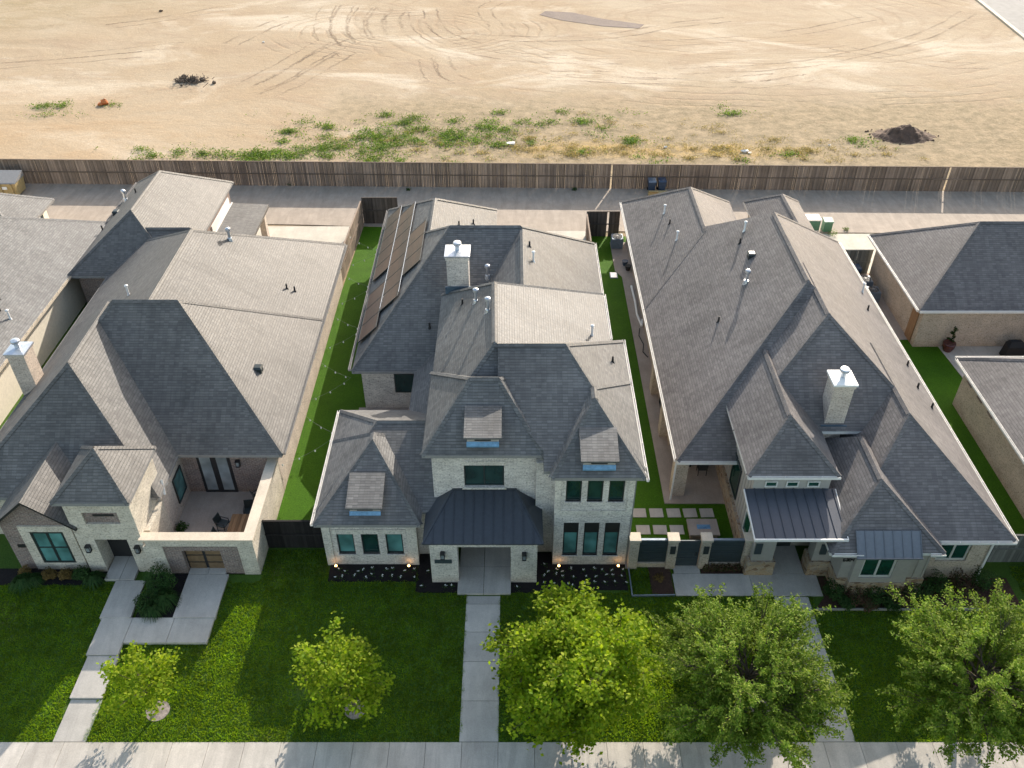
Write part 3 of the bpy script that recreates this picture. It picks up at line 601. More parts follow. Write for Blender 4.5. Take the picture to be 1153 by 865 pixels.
for y in (46.2,44.5,42.8): solar(y-1.66,y,.25,1.37)
w=MB()
for u in (1.395,2.595): 
    s=(6.95-3.1)/4.05; w.bar((-9.1+u-.1,43,3.1+u*s+.16),(-9.1+u-.1,54.5 if u>2 else 56.2,3.1+u*s+.14),.018,.018)
build(w,'panel_rail',M['galv'],HC)

# ================================================================== RIGHT HOUSE
HR=empty('house',(15.4,42,0),'large brown-grey shingled house right of centre with stone base and blue-grey metal entry roof','house')
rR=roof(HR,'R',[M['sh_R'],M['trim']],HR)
w=MB(); w.box(8.75,22.1,36.0,53.2,0,3.0); w.box(8.75,15.8,53,59.2,0,3.0); w.box(17.8,21.1,53,59.3,0,3.0)
wall_open(w,19.0,22.1,26.75,10,0,3.05,[(19.75,21.2,1.2,2.5,.14)])
build(w,'brick_wall',M['br_tan'],HR)
w=MB(); w.box(11.2,14.75,28.74,37,0,4.85); w.box(15.0,19.2,29.4,36,0,3.0)
wall_open(w,15.0,18.95,25.95,3.5,1.0,2.98,[])
wall_open(w,15.5,18.05,25.72,.9,.95,3.08,[(15.85,17.35,1.25,2.85,.12)])
for sgn,x0,x1 in ((-1,11.25,12.25),(1,14.1,15.0)): w.box(x0,x1,26.95,27.6,1.0,3.5)
w.box(12.25,14.1,27.0,27.5,2.9,3.5); w.box(11.25,11.5,27.6,28.94,1.0,3.6)
x=11.31
for k in range(20): w.box(11.17,11.2,29.0+k*.38,29.04+k*.38,1.0,4.8)     # board-and-batten strips
for k in range(11):
    x=15.03+k*.38
    if not 15.4<x<18.1: w.box(x,x+.04,25.92,25.95,1.0,2.95)
build(w,'siding_wall',M['siding'],HR)
w=MB()
wall_open(w,14.95,19.0,25.86,3.5,0,1.0,[]); w.box(15.46,18.09,25.66,25.86,0,.95)
w.box(11.05,12.4,26.85,27.7,0,1.0); w.box(13.98,15.1,26.85,27.7,0,1.0); w.box(11.05,11.28,27.7,36.2,0,1.1); w.box(18.98,19.05,26.3,26.7,0,1.0)
build(w,'stone_base',M['stone'],HR)
for yy in (32.2,36.8,40.6): w=MB(); w.box(8.32,9.0,yy-.1,yy+.55,0,2.95); build(w,'porch_column',M['br_tan'],HR)
w=MB(); w.box(8.22,8.3,31.8,31.9,0,2.9); build(w,'downspout',M['trim'],HR)
w=MB(); seam_roof(w,(10.83,26.05,3.55),(14.92,26.05,3.55),(10.83,28.72,4.0),(15.02,28.72,4.0),.45); 
build(w,'porch_roof',M['seam2'],HR)
w=MB(); w.bar((10.78,26.0,3.5),(14.97,26.0,3.5),.08,.13); w.bar((10.8,26.05,3.5),(10.8,28.7,3.95),.05,.12); w.bar((14.95,26.05,3.5),(15.05,28.7,3.95),.05,.12); build(w,'roof_edge',M['trim'],HR)
w=MB(); seam_roof(w,(15.3,25.42,3.0),(18.2,25.42,3.0),(15.3,26.3,3.8),(18.2,26.3,3.8),.41); 
w.bar((15.28,25.39,2.96),(18.22,25.39,2.96),.05,.08); w.hexa([(15.5,25.73,2.9),(18.05,25.73,2.9),(18.05,26.25,2.9),(15.5,26.25,2.9),(15.5,25.73,3.2),(18.05,25.73,3.2),(18.05,26.25,3.68),(15.5,26.25,3.68)]); build(w,'window_awning',M['seam3'],HR)
for k in range(3):
    x=11.72+k*.98; window(HR,x,x+.58,4.14,4.5,28.67,'wframe','greeng')
window(HR,15.85,17.35,1.25,2.85,25.79,'wframe','greeng',2,1,.09); window(HR,19.75,21.2,1.2,2.5,26.84,'wframe','greeng',2,1,.09)
window_side(HR,27.8,28.8,1.2,2.6,11.24,-1,'wframe','greeng'); window_side(HR,30.5,31.9,1.4,3.4,11.19,-1,'frame','greeng'); window_side(HR,33.2,34.2,1.3,2.7,11.19,-1,'frame','greeng')
w=MB(); w.box(11.3,11.62,26.90,26.945,1.5,2.2); build(w,'mailbox',M['panel'],HR)
w=MB(); w.box(14.35,14.65,26.88,26.945,1.5,2.15); build(w,'mailbox',M['panel'],HR)
w=MB(); w.box(12.7,13.7,28.66,28.735,.05,2.3); build(w,'door',M['frame'],HR)
window_side(HR,42.4,43.9,.7,2.3,8.74,-1,'frame','greeng',4); window_side(HR,47.5,48.7,1.0,2.3,8.74,-1,'frame','glass',2); window_side(HR,38.2,39.6,.2,2.4,8.74,-1,'frame','glass',2)
text(HR,'6304',15.0,25.9,2.2,.165,'dark')
chimney(rR,15.2,16.15,32.0,33.0,4.2,7.6,M['br_pink'],cap='white',fl=(15.02,16.28,31.88,31.99,4.75,5.12))
for x,y,k in ((10.48,54.24,'thin'),(10.6,52.53,'plumb'),(10.71,50.14,'thin'),(13.89,46.46,'thin'),(13.49,45.55,'plumb'),(13.74,43.73,'box'),(13.1,41.71,'pipe'),(11.42,39.87,'plumb'),(21.94,34.88,'plumb'),(21.01,43.0,'plumb'),(21.8,46.0,'thin'),(22.0,38.6,'plumb'),(21.6,36.2,'plumb')): vent(HR,'R',x,y,k)
gutter(HR,(8.12,31.6,3.0),(8.12,59.6,3.0)); gutter(HR,(8.2,31.42,3.0),(11.2,31.42,3.0)); gutter(HR,(22.76,26.3,3.0),(22.76,53.5,3.0)); gutter(HR,(19.3,26.22,3.0),(22.7,26.22,3.0)); gutter(HR,(14.2,25.53,2.98),(15.6,25.53,2.98)); gutter(HR,(18.6,25.53,2.98),(19.25,25.53,2.98)); gutter(HR,(10.8,28.54,4.8),(15.05,28.54,4.8))
downspout(HR,22.05,26.68,0,2.95)
# ================================================================== LEFT HOUSE
HL=empty('house',(-18.8,42,0),'cream brick house left of centre with a hipped entry tower and walled front courtyard','house')
def gable(mb):
    xa,xb,xm,y0,y1,ze,zr=-23.9,-19.9,-21.85,26.95,32.5,3.15,4.9
    th=.14
    for (x0,z0) in ((xa,ze),(xb,ze)):
        q=[(x0,y0,z0),(xm,y0,zr),(xm,y1,zr),(x0,y1,z0)]
        if x0==xa: q=[q[0],q[1],q[2],q[3]]
        top=q if x0==xb else q[::-1]
        mb.face(top if x0==xa else top[::-1]); mb.face([(a,b,c-th) for a,b,c in q],1)
        mb.face([(x0,y0,z0),(xm,y0,zr),(xm,y0,zr-th),(x0,y0,z0-th)],2); mb.face([(x0,y0,z0),(x0,y1,z0),(x0,y1,z0-th),(x0,y0,z0-th)],2)
rL=roof(HL,'L',[M['sh_L'],M['fascia'],M['dark']],HL,gable)
w=MB(); w.box(-26.2,-12.0,32.45,52.8,0,3.0); 
build(w,'wall',M['br_pink'],HL)
w=MB(); w.box(-28.7,-22.1,49.5,62.5,0,3.0); build(w,'rear_wall',M['br_red'],HL)
w=MB(); w.box(-25.95,-17.1,29.5,38,0,3.0)
wall_open(w,-20.15,-17.15,27.1,3.2,0,4.95,[(-19.35,-17.85,0,2.3,.9),(-19.42,-17.82,3.36,4.1,.25)])
w.box(-16.98,-12.0,26.95,27.25,1.98,2.42)
wall_open(w,-17.15,-12.0,26.94,.36,0,1.98,[(-16.25,-12.75,0,1.98,.06)])
w.box(-12.38,-12.0,27.3,32.5,0,2.42); w.box(-17.14,-16.9,27.55,29.5,0,2.42)
build(w,'front_wall',M['br_cream'],HL)
w=MB(); w.box(-17.2,-11.92,26.86,27.36,2.42,2.52); w.box(-12.44,-11.92,27.36,32.4,2.42,2.52); build(w,'coping',M['cap'],HL)
w=MB(); wall_open(w,-16.25,-12.75,27.0,.45,0,1.98,[(-15.45,-13.65,0,1.62,.3)]); build(w,'courtyard_wall',M['br_red'],HL)
w=MB(); w.box(-15.45,-13.65,27.24,27.30,0,1.62)
g=build(w,'gate',M['dark'],HL); w=MB()
for a,b in ((-15.38,-14.62),(-14.48,-13.72)):
    w=MB()
    for k in range(3): w.box(a,b,27.215,27.235,.12+k*.5,.54+k*.5)
    build(w,'gate_panel',M['bronze'],g)
w=MB()   # gable front: brick with a projecting cream surround
y=27.3
P=[(-23.55,0),(-20.16,0),(-20.16,3.28),(-21.85,4.72),(-23.55,3.3)]
w.face([(a,y,b) for a,b in P]); w.box(-23.55,-20.16,y+.01,31,0,3.1)
build(w,'gable_wall',M['br_red'],HL)
w=MB(); f=27.22
w.box(-22.75,-22.3,f,y-.005,.05,3.05); w.box(-20.75,-20.3,f,y-.005,.05,3.05); w.box(-22.3,-20.75,f,y-.005,2.68,3.05); w.box(-22.3,-20.75,f,y-.005,.05,.52)
build(w,'window_surround',M['br_cream'],HL)
window(HL,-22.3,-20.75,.52,2.68,27.23,pm='blind',cols=2,rows=2,fw=.11)
w=MB(); w.box(-23.2,-22.85,y-.03,y-.004,1.55,1.75); build(w,'address_plaque',M['dark'],HL)
w=MB(); w.box(-19.42,-17.82,27.2,27.36,3.36,4.1); build(w,'tower_niche',M['br_red'],HL)
w=MB(); w.box(-19.0,-18.05,27.17,27.21,3.78,3.9); build(w,'louver',M['dark'],HL)
w=MB(); w.box(-19.36,-17.84,27.95,28.0,0,2.3); build(w,'door',M['black'],HL)  # black sheet standing for the dark depth of the open entry
# courtyard side of the house
w=MB(); w.box(-16.1,-14.4,32.37,32.44,.05,2.75); dd=build(w,'door',M['dark'],HL)
for a in (-15.95,-15.1): w=MB(); w.box(a,a+.55,32.35,32.38,.25,2.6); build(w,'pane',M['glassw'],dd)
w=MB(); w.box(-16.9,-12.5,32.40,32.447,0,2.95); build(w,'courtyard_brick',M['br_red'],HL)
w=MB(); w.box(-17.1,-16.94,29.5,32.4,0,3.0); build(w,'courtyard_side_wall',M['br_pink'],HL)
window_side(HL,30.9,32.1,.7,2.3,-16.93,1,'frame','blind'); sconce(HL,-14.0,32.39,2.2); sconce(HL,-19.73,27.09,1.8); sconce(HL,-17.45,27.09,1.75)
w=MB(); w.box(-17.13,-16.9,30.3,30.5,2.6,2.7); w.bar((-16.9,30.0,3.3),(-16.7,29.5,2.8),.1,.08); build(w,'downspout',M['trim'],HL)
chimney(rL,-26.55,-25.65,36.7,37.7,2.0,5.9,M['br_pink'])
for x,y,k in ((-29.0,59.73,'pipe'),(-28.6,59.0,'pipe'),(-28.65,57.06,'box'),(-27.46,58.46,'plumb'),(-17.22,47.12,'pipe'),(-13.74,45.23,'plumb'),(-13.32,45.37,'plumb'),(-13.52,36.83,'box'),(-21.73,41.82,'thin'),(-28.9,54.9,'plumb')): vent(HL,'L',x,y,k)
gutter(HL,(-11.45,32.1,3.0),(-11.45,53.2,3.0),'fascia'); gutter(HL,(-26.45,29,3.0),(-26.45,49,3.0),'fascia'); gutter(HL,(-29.3,49.1,3.0),(-29.3,63,3.0),'fascia')
w=MB(); w.box(-22.1,-22.02,57.2,61.9,.1,2.35); build(w,'garage_door',M['white'],HL)
# low flat-pitched carport roof behind
w=MB(); w.hexa([(-21.1,53.4,2.5),(-18.4,53.4,2.5),(-18.4,60.0,2.5),(-21.1,60.0,2.5),(-21.1,53.4,2.85),(-18.4,53.4,2.72),(-18.4,60,2.72),(-21.1,60,2.85)]); build(w,'porch_roof',M['sh_L'],HL)
w=MB(); w.box(-21.2,-21.1,53.4,60.05,2.45,2.9); build(w,'roof_edge',M['trim'],HL)
for yy,x0 in ((59.4,-19.2),(54.2,-18.8)): w=MB(); w.box(x0,x0+.45,yy,yy+.5,0,2.5); build(w,'porch_column',M['br_pink'],HL)
# ================================================================== NEIGHBOURS AT THE EDGES
HN=empty('house',(-37,44,0),'grey-roofed house cut off by the left edge with a long cream side wall','house')
roof(HN,'LL',[M['sh_N'],M['fascia']],HN)
w=MB(); w.box(-45.5,-29.45,31,56,0,3.0); w.box(-45.5,-35.2,56,59.7,0,3.0); build(w,'wall',M['stucco'],HN)
w=MB(); w.box(-35.0,-34.6,57.0,57.6,0,2.9); build(w,'porch_column',M['white'],HN)
w=MB(); w.box(-35.21,-35.17,56.9,59.0,.1,2.4); build(w,'garage_door',M['panel'],HN)
gutter(HN,(-28.93,30.5,3.0),(-28.93,56.2,3.0),'cap')
w=MB(); x,y=-30.6,43.5; z=roofz('LL',x,y); w.tube([(x,y,z-.1),(x,y,z+.7),(x+.35,y-.05,z+.85)],.045,8); build(w,'vent_pipe',M['black'],HN)
vent(HN,'LL',-30.0,43.2,'thin')
HE=empty('house',(33,49,0),'tan brick house at the right edge with a hipped grey roof over its rear wing','house')
roof(HE,'RR',[M['sh_R'],M['trim']],HE)
w=MB(); w.box(25.8,43.5,45.45,54.2,0,3.0); w.box(26.1,36.5,22.5,39.7,0,3.0); build(w,'wall',M['br_tan'],HE)
w=MB(); w.box(34,43,39,46,0,2.95); build(w,'link_wall',M['br_tan'],HE)
w=MB(); w.box(25.74,25.79,45.9,46.8,.05,2.3); build(w,'door',M['woodtop'],HE)
for yy in (38.6,37.2,35.9): 
    w=MB(); w.box(26.04,26.09,yy,yy+.55,2.1,2.6)
    for k in range(4): w.box(26.02,26.04,yy,yy+.55,2.14+k*.12,2.18+k*.12)
    build(w,'louver',M['br_red'],HE)
gutter(HE,(25.12,45,3.0),(25.12,54.5,3.0)); gutter(HE,(25.2,44.88,3.0),(44,44.88,3.0)); gutter(HE,(25.47,22,3.0),(25.47,40,3.0)); gutter(HE,(25.5,40.18,3.0),(37,40.18,3.0))

# ================================================================== GROUND
def drop(y): return .75*min(max((25.2-y)/6.7,0),1.15)     # the front lawns fall away to the street
def grade(o):
    me=o.data; n=len(me.vertices); co=np.empty(n*3,dtype=np.float32); me.vertices.foreach_get('co',co); co=co.reshape(-1,3)
    w=np.array(WORLD[o.name]); y=co[:,1]+w[1]; d=.75*np.clip((25.2-y)/6.7,0,1.15)
    co[:,2]-=d; co[:,1]+=d*.55; co[:,0]+=(co[:,0]+w[0])*d*.03
    me.vertices.foreach_set('co',co.ravel()); me.update(); return o
def sheet(name,pts,z,mat,th=.05,kind='structure',**k):
    mb=MB(); mb.poly(pts,z-th,z); return build(mb,name,M[mat],None,kind=kind,**k)
def R(x0,x1,y0,y1): return [(x0,y0),(x1,y0),(x1,y1),(x0,y1)]
mb=MB(); gz=[(-200,-1.1),(19,-1.1),(26.5,-.03),(900,-.03)]
for (a,za),(b,zb) in zip(gz,gz[1:]): mb.face([(-700,a,za),(700,a,za),(700,b,zb),(-700,b,zb)])
build(mb,'ground',M['dirt'],kind='structure')
mb=MB(); yy=[18.45+k*.75 for k in range(10)]+[25.3,30.5]
for k in range(-6,6):
    for a,b in zip(yy,yy[1:]): mb.face([(k*10,a,0),(k*10+10,a,0),(k*10+10,b,0),(k*10,b,0)])
grade(build(mb,'lawn',M['lawn'],kind='structure'))

grade(sheet('parkway_lawn',R(-60,60,14.9,16.6),0,'lawn'))
sheet('side_lawn',R(-29.45,-26,30.52,52),.0,'lawn')
sheet('turf',[(-12.0,28.7),(-8.85,28.7),(-8.85,39.2),(-8.6,39.2),(-8.6,62),(-11.7,62),(-12.0,52)],.012,'turf')
sheet('turf',[(5.3,27.7),(11.1,27.7),(11.1,31.6),(8.8,31.6),(8.8,60),(5.3,60)],.012,'turf')
sheet('turf',[(22.0,28.2),(26.1,28.2),(26.1,39.7),(27.9,39.7),(27.4,46.2),(22.0,46.2)],.012,'turf')
sheet('patio',[(7.93,31.55),(11.3,31.55),(11.3,36.2),(8.8,36.2),(8.8,59),(7.5,59),(7.5,54.8),(7.93,54.0)],.06,'patio')
sheet('patio',R(22.0,25.9,46.2,54.4),.05,'patio'); sheet('patio',[(27.9,39.7),(45,39.7),(45,45.44),(27.46,45.44)],.05,'conc')
sheet('courtyard_floor',R(-16.95,-12.5,27.5,32.4),.06,'patio')
sheet('patio',R(-9.0,-5.1,35.3,39.3),.05,'patio')
sheet('alley',[(-120,64.4),(-40,62.6),(-17,61.9),(0,60.9),(40,60.4),(120,59),(120,66.2),(-120,70.8)],.03,'alleym')
for p in (R(-38.6,-29.5,55.5,62.1),R(-21.9,-12.1,52.5,61.6),R(-1.3,5.75,52.8,60.85),R(16.3,22.0,53,60.6),R(22.05,34,54.5,60.4),R(34.1,45,54.5,60.3)): sheet('driveway',p,.026,'drive')
def slabs(name,cells,z,mat,th=.14,**k):
    mb=MB()
    for c in cells: mb.box(*c,z-th,z)
    return build(mb,name,M[mat],kind='structure')
sx=[]; x=-60.0
while x<60: sx.append((x,x+1.435,16.62,18.43)); x+=1.45
grade(slabs('sidewalk',sx,.035,'conc'))
mb=MB(); mb.poly(R(-90,90,14.5,14.88),-.1,.03); grade(build(mb,'kerb',M['conc'],kind='structure')); grade(sheet('street',R(-90,90,2,14.48),-.08,'asphalt')); grade(sheet('verge',R(-90,90,-40,1.98),-.02,'lawn'))
ys=[18.46,20.3,22.2,23.7,25.2,25.66]; grade(slabs('walkway',[(-2.12,-.55,a,b-.02) for a,b in zip(ys,ys[1:])],.03,'walk'))
slabs('entry_slab',[(-2.55,-1.34,25.72,27.3),(-1.32,-.06,25.72,27.3),(-2.5,-1.34,27.32,28.75),(-1.32,-.08,27.32,28.75)],.12,'walk',.2)
grade(slabs('walkway',[(-18.45,-17.12,18.46,20.35)],.03,'walk',.2)); grade(slabs('walkway',[(-18.5,-17.15,20.38,22.4)],.12,'walk',.3)); grade(slabs('walkway',[(-18.58,-17.2,22.43,24.35),(-17.18,-15.3,23.05,24.35),(-15.28,-13.5,23.05,24.35)],.17,'walk',.4)); slabs('walkway',[(-18.75,-17.35,24.38,26.5)],.1,'walk',.2)
slabs('walkway',[(-15.42,-13.5,24.38,26.85)],.12,'walk',.2); slabs('entry_slab',[(-19.3,-18.6,26.53,28.0),(-18.58,-17.9,26.53,28.0),(-15.42,-14.5,26.88,27.4),(-14.48,-13.65,26.88,27.4)],.14,'walk',.2)
grade(slabs('walkway',[(12.2,13.8,18.46,20.6),(12.2,13.8,20.62,23.1),(12.2,13.8,23.12,25.18),(12.2,13.8,25.2,25.6)],.03,'walk'))
slabs('walkway',[(7.75,9.0,26.95,27.5),(7.65,11.3,25.65,26.93),(11.32,14.5,25.65,26.93),(12.45,13.95,26.95,29.3)],.06,'walk',.16)
sheet('mulch_bed',R(-8.75,-4.55,26.5,27.54),.03,'mulch'); sheet('mulch_bed',[(-4.53,25.85),(-2.57,25.85),(-2.57,26.44),(-3.8,26.44),(-3.8,28.2),(-4.53,28.2)],.03,'mulch')
sheet('mulch_bed',[(-.04,25.85),(1.25,25.85),(1.25,26.0),(5.45,26.0),(5.45,27.53),(1.95,27.53),(1.95,28.3),(1.18,28.3),(1.18,26.44),(-.04,26.44)],.03,'mulch')
sheet('mulch_bed',R(-17.15,-15.44,24.4,26.92),.05,'mulch'); sheet('mulch_bed',R(-25,-19.4,26.3,27.28),.03,'mulch')
sheet('mulch_bed',[(13.95,24.9),(23.5,24.9),(23.5,26.7),(19.0,26.7),(19.0,26.08),(15.1,26.08),(15.1,26.8),(14.55,26.8),(14.55,25.6)],.03,'mulchb')
sheet('mulch_bed',R(9.05,11.05,26.97,27.4),.03,'mulchb'); sheet('mulch_bed',R(6.55,7.6,25.75,27.35),.03,'mulchb')
mb=MB(); mb.bar((5.6,25.62,.06),(7.6,25.66,.06),.05,.14); mb.bar((5.6,25.62,.06),(5.6,27.3,.06),.05,.14); build(mb,'garden_edging',M['ac'],None,'low grey metal edging round the small bed left of the panel fence gate','edging')
mb=MB(); mb.bar((13.95,24.87,.06),(23.5,24.87,.06),.05,.14); build(mb,'garden_edging',M['fascia'],None,'long dark edging strip along the shrub bed of the right house','edging')
for x,y,r in ((-14.66,19.84,.48),(-6.5,19.9,.44),(17.95,19.4,.45),(10.3,20.0,.45),(2.3,20.0,.5)):
    mb=MB(); n=22; mb.poly([(x+r*math.cos(2*PI*k/n)*(1+.05*math.sin(3*k)),y+r*math.sin(2*PI*k/n)) for k in range(n)],-.02,.025); grade(build(mb,'tree_well',M['rock'],kind='structure'))
mb=MB(); mb.poly([(64.2,127),(62.4,104),(60,92),(64,60),(90,60),(95,150),(95,260),(78,260)],-.03,.03); build(mb,'road',M['roadm'],kind='structure')
mb=MB()
for a,b in zip([(78,260),(64.2,127),(62.4,104),(60,92)],[(64.2,127),(62.4,104),(60,92),(64,60)]): mb.bar((a[0]-.2,a[1],.06),(b[0]-.2,b[1],.06),.5,.2)
build(mb,'kerb',M['cap'],kind='structure')
mb=MB(); mb.poly([(3.6,119.5),(6.5,117.0),(11.5,114.5),(16.0,113.6),(16.8,115.2),(12,117.5),(8,120.5),(4.4,121.2)],-.02,.004); build(mb,'gravel_patch',M['patchm'],kind='structure')

TRACKS=[[(-12.74,121.4),(-11.98,115.84),(-10.5,111.39),(-8.4,107.68),(-5.31,105.38),(-1.65,103.12),(4.75,101.49),(12.56,101.09)],[(-10.97,122.24),(-10.1,116.61),(-8.3,111.39),(-5.08,107.68),(-0.68,105.54),(6.6,103.92)],[(-24.54,123.93),(-24.57,117.78),(-23.37,111.39),(-21.48,106.54),(-19.09,103.28)],[(-22.14,123.93),(-22.38,117.78),(-21.28,111.39),(-19.67,107.21)],[(-19.63,123.08),(-20.03,117.38),(-19.29,112.11),(-17.89,108.23)],[(-17.24,123.08),(-17.66,117.78),(-16.95,112.84),(-15.94,109.97)],[(-15.01,122.24),(-15.4,118.17),(-14.8,113.58)],[(-18.9,108.57),(-15.86,109.27),(-11.92,109.97)],[(-9.79,102.02),(-9.35,98.97),(-8.63,95.79),(-7.21,93.3)],[(-8.29,102.64),(-7.79,99.57),(-6.92,96.64),(-5.45,94.39)],[(-27.12,92.22),(-25.07,96.07),(-23.35,101.09),(-21.79,104.56),(-19.06,108.92)],[(-25.71,90.13),(-23.28,94.39),(-21.26,99.57),(-19.4,103.92)],[(-28.45,93.84),(-26.54,98.38),(-24.68,103.28),(-22.78,108.57)],[(-58.65,101.09),(-50.66,103.28),(-44.8,105.21),(-39.29,107.21)],[(-57.95,99.57),(-49.73,101.71),(-43.21,103.59)],[(38.25,106.54),(42.69,103.28),(46.25,101.4),(49.22,99.87),(53.63,99.57)],[(23.55,93.84),(26.85,93.57),(30.58,95.08),(32.81,95.79)],[(23.58,94.94),(26.6,95.5),(29.17,96.07)],[(5.9,95.79),(11.96,94.94),(19.61,94.39)],[(4.28,96.93),(11.14,96.64),(15.98,96.07)],[(-6.18,110.67),(2.54,109.27),(12.42,110.67),(20.72,115.07),(27.94,117.38)],[(13.17,107.21),(24.08,108.57),(35.76,112.11),(46.56,118.17)],[(18.19,97.79),(28.36,98.97),(37.25,102.02),(50.71,110.67),(60.24,120.58)],[(-28.44,118.17),(-31.05,114.32),(-33.75,107.21)],[(-1.85,114.32),(-3.72,121.4),(-2.0,125.66)],[(-51.27,114.32),(-45.5,117.38),(-37.76,123.08)]]
def wheel_tracks():
    mb=MB()
    for ci,c in enumerate(TRACKS):
        P=[]
        for i in range(len(c)-1):                       # smooth the surveyed points
            p0,p1,p2,p3=[Vector(c[min(max(i+k,0),len(c)-1)]) for k in (-1,0,1,2)]
            for t in np.linspace(0,1,7)[:-1]: P.append(.5*((2*p1)+(p2-p0)*t+(2*p0-5*p1+4*p2-p3)*t*t+(3*p1-p0-3*p2+p3)*t**3))
        P.append(Vector(c[-1]))
        for off in (-.95,.95):
            w=random.uniform(.13,.30); L=[]
            for i,p in enumerate(P):
                d=(P[min(i+1,len(P)-1)]-P[max(i-1,0)]).normalized(); n=Vector((-d.y,d.x)); q=p+n*(off+random.uniform(-.14,.14)); L.append((q-n*w,q+n*w))
            for (a,b),(e,f) in zip(L,L[1:]): z=-.024+.0012*(ci%12)+(.0006 if off>0 else 0); mb.face([(a.x,a.y,z),(b.x,b.y,z),(f.x,f.y,z),(e.x,e.y,z)],0,[(0,0),(1,0),(1,1),(0,1)])
    build(mb,'dirt_track',M['rut'],kind='structure')
wheel_tracks()
# ================================================================== FENCES
def picket_panel(mb,p,q,h,pw=.14,gap=.006,th=.02,miss=()):
    p=Vector(p);q=Vector(q);L=(q-p).length;u=(q-p)/L;n=Vector((-u.y,u.x,0)); s=0.0
    while s<L-.03:
        w=min(pw*random.uniform(.96,1.02),L-s); g=gap*random.choice((.2,.5,.8,1,1.2,1.9))
        if not any(abs((p+u*(s+w/2)).x-m)<.075 for m in miss):
            a=p+u*s; b=p+u*(s+w-g); hh=h+random.uniform(-.02,.02); t=n*(th*random.uniform(.8,1.2)); tl=n*random.uniform(-.01,.01)
            c=[a,b,b+t,a+t]; mb.hexa([*(Vector((k.x,k.y,p.z)) for k in c),*(Vector((k.x,k.y,p.z+hh))+tl for k in c)])
        s+=w
def fence(name,pts,h,mat,label,sec=2.44,miss=(),rail=True,gap=.006):
    root=empty(name,(pts[0][0],pts[0][1],0),label,'fence')
    for a,b in zip(pts,pts[1:]):
        A=Vector((*a,0));B=Vector((*b,0)); L=(B-A).length; n=max(1,round(L/sec)); u=(B-A)/L; nn=Vector((u.y,-u.x,0))
        for k in range(n):
            p=A+u*(L*k/n); q=A+u*(L*(k+1)/n); mb=MB(); picket_panel(mb,p,q,h,miss=miss,gap=gap); 
            if rail:
                for z in (h*.52,): mb.bar(p-nn*-.035+Vector((0,0,z)),q-nn*-.035+Vector((0,0,z)),.04,.09)
                mb.bar(p+Vector((0,0,h+.03)),q+Vector((0,0,h+.03)),.1,.035)
            build(mb,'panel',M[mat],root)
            mb=MB(); c=p-nn*.06; mb.box(c.x-.05,c.x+.05,c.y-.05,c.y+.05,0,h); build(mb,'post',M[mat],root)
    return root
fence('picket_fence',[(-62,69.65),(62,67.25)],2.2,'fence','long weathered brown wooden picket fence between the alley and the bare dirt field',miss=(36.45,8.35),gap=.008)
fence('picket_fence',[(-12.1,53.2),(-11.75,62.0)],2.1,'fence','weathered picket fence running front to back along the left edge of the narrow turf yard')
fence('picket_fence',[(-11.7,62.05),(-8.95,62.05)],2.25,'fencedark','short dark picket fence closing the rear end of the turf yard beside the solar panels',gap=.002)
fence('picket_fence',[(5.75,60.0),(8.25,60.0)],2.1,'fencedark','short dark picket fence closing the rear end of the turf strip behind the air conditioner',miss=(7.35,),gap=.002)
fence('picket_fence',[(5.7,55.6),(5.7,59.9)],2.0,'fence','short picket fence beside the rear corner of the middle house driveway')
fence('picket_fence',[(22.2,54.45),(25.75,54.45)],1.95,'fencegrey','short grey picket fence across the gap behind the right house and its neighbour')
fence('picket_fence',[(-12.0,28.6),(-8.9,28.6)],1.9,'fenceblack','black wooden side gate fence between the left courtyard and the middle house',gap=.001)
fence('picket_fence',[(22.2,27.7),(29,27.7)],1.9,'fencegrey','grey-green board fence at the right edge beside the right house front')
PF=empty('panel_fence',(8.4,27.5,0),'dark slate panel fence with capped stone pillars and a gate between the two middle houses','fence')
for x0,x1 in ((5.55,5.98),(7.35,7.8),(8.92,9.35),(10.95,11.4)):
    mb=MB(); mb.box(x0,x1,27.25,27.68,0,1.98); p=build(mb,'pillar',M['br_tan'],PF)
    mb=MB(); mb.box(x0-.05,x1+.05,27.2,27.73,1.98,2.1); build(mb,'pillar_cap',M['cap'],p)
for x0,x1 in ((5.98,7.35),(9.35,10.95)):
    mb=MB(); mb.box(x0,x1,27.36,27.56,0,.32); build(mb,'low_wall',M['br_tan'],PF)
    mb=MB(); mb.box(x0,x1,27.44,27.48,.33,1.85); 
    for k in range(9): mb.box(x0,x1,27.425,27.44,.36+k*.165,.36+k*.165+.15)
    p=build(mb,'panel',M['panel'],PF); mb=MB(); mb.box(x0,x1,27.40,27.52,1.85,1.92); build(mb,'top_rail',M['ac'],p)
mb=MB(); mb.box(7.84,8.88,27.42,27.47,.08,1.85)
for k in range(9): mb.box(7.84,8.88,27.405,27.42,.12+k*.19,.12+k*.19+.17)
g=build(mb,'gate',M['panel'],PF); mb=MB(); mb.box(8.72,8.76,27.36,27.40,.85,1.05); build(mb,'handle',M['dark'],g)
mb=MB(); mb.box(7.45,7.7,27.2,27.245,1.15,1.65); build(mb,'address_plaque',M['frame'],PF); mb=MB(); mb.box(9.02,9.27,27.2,27.245,1.15,1.65); build(mb,'mailbox',M['frame'],PF)

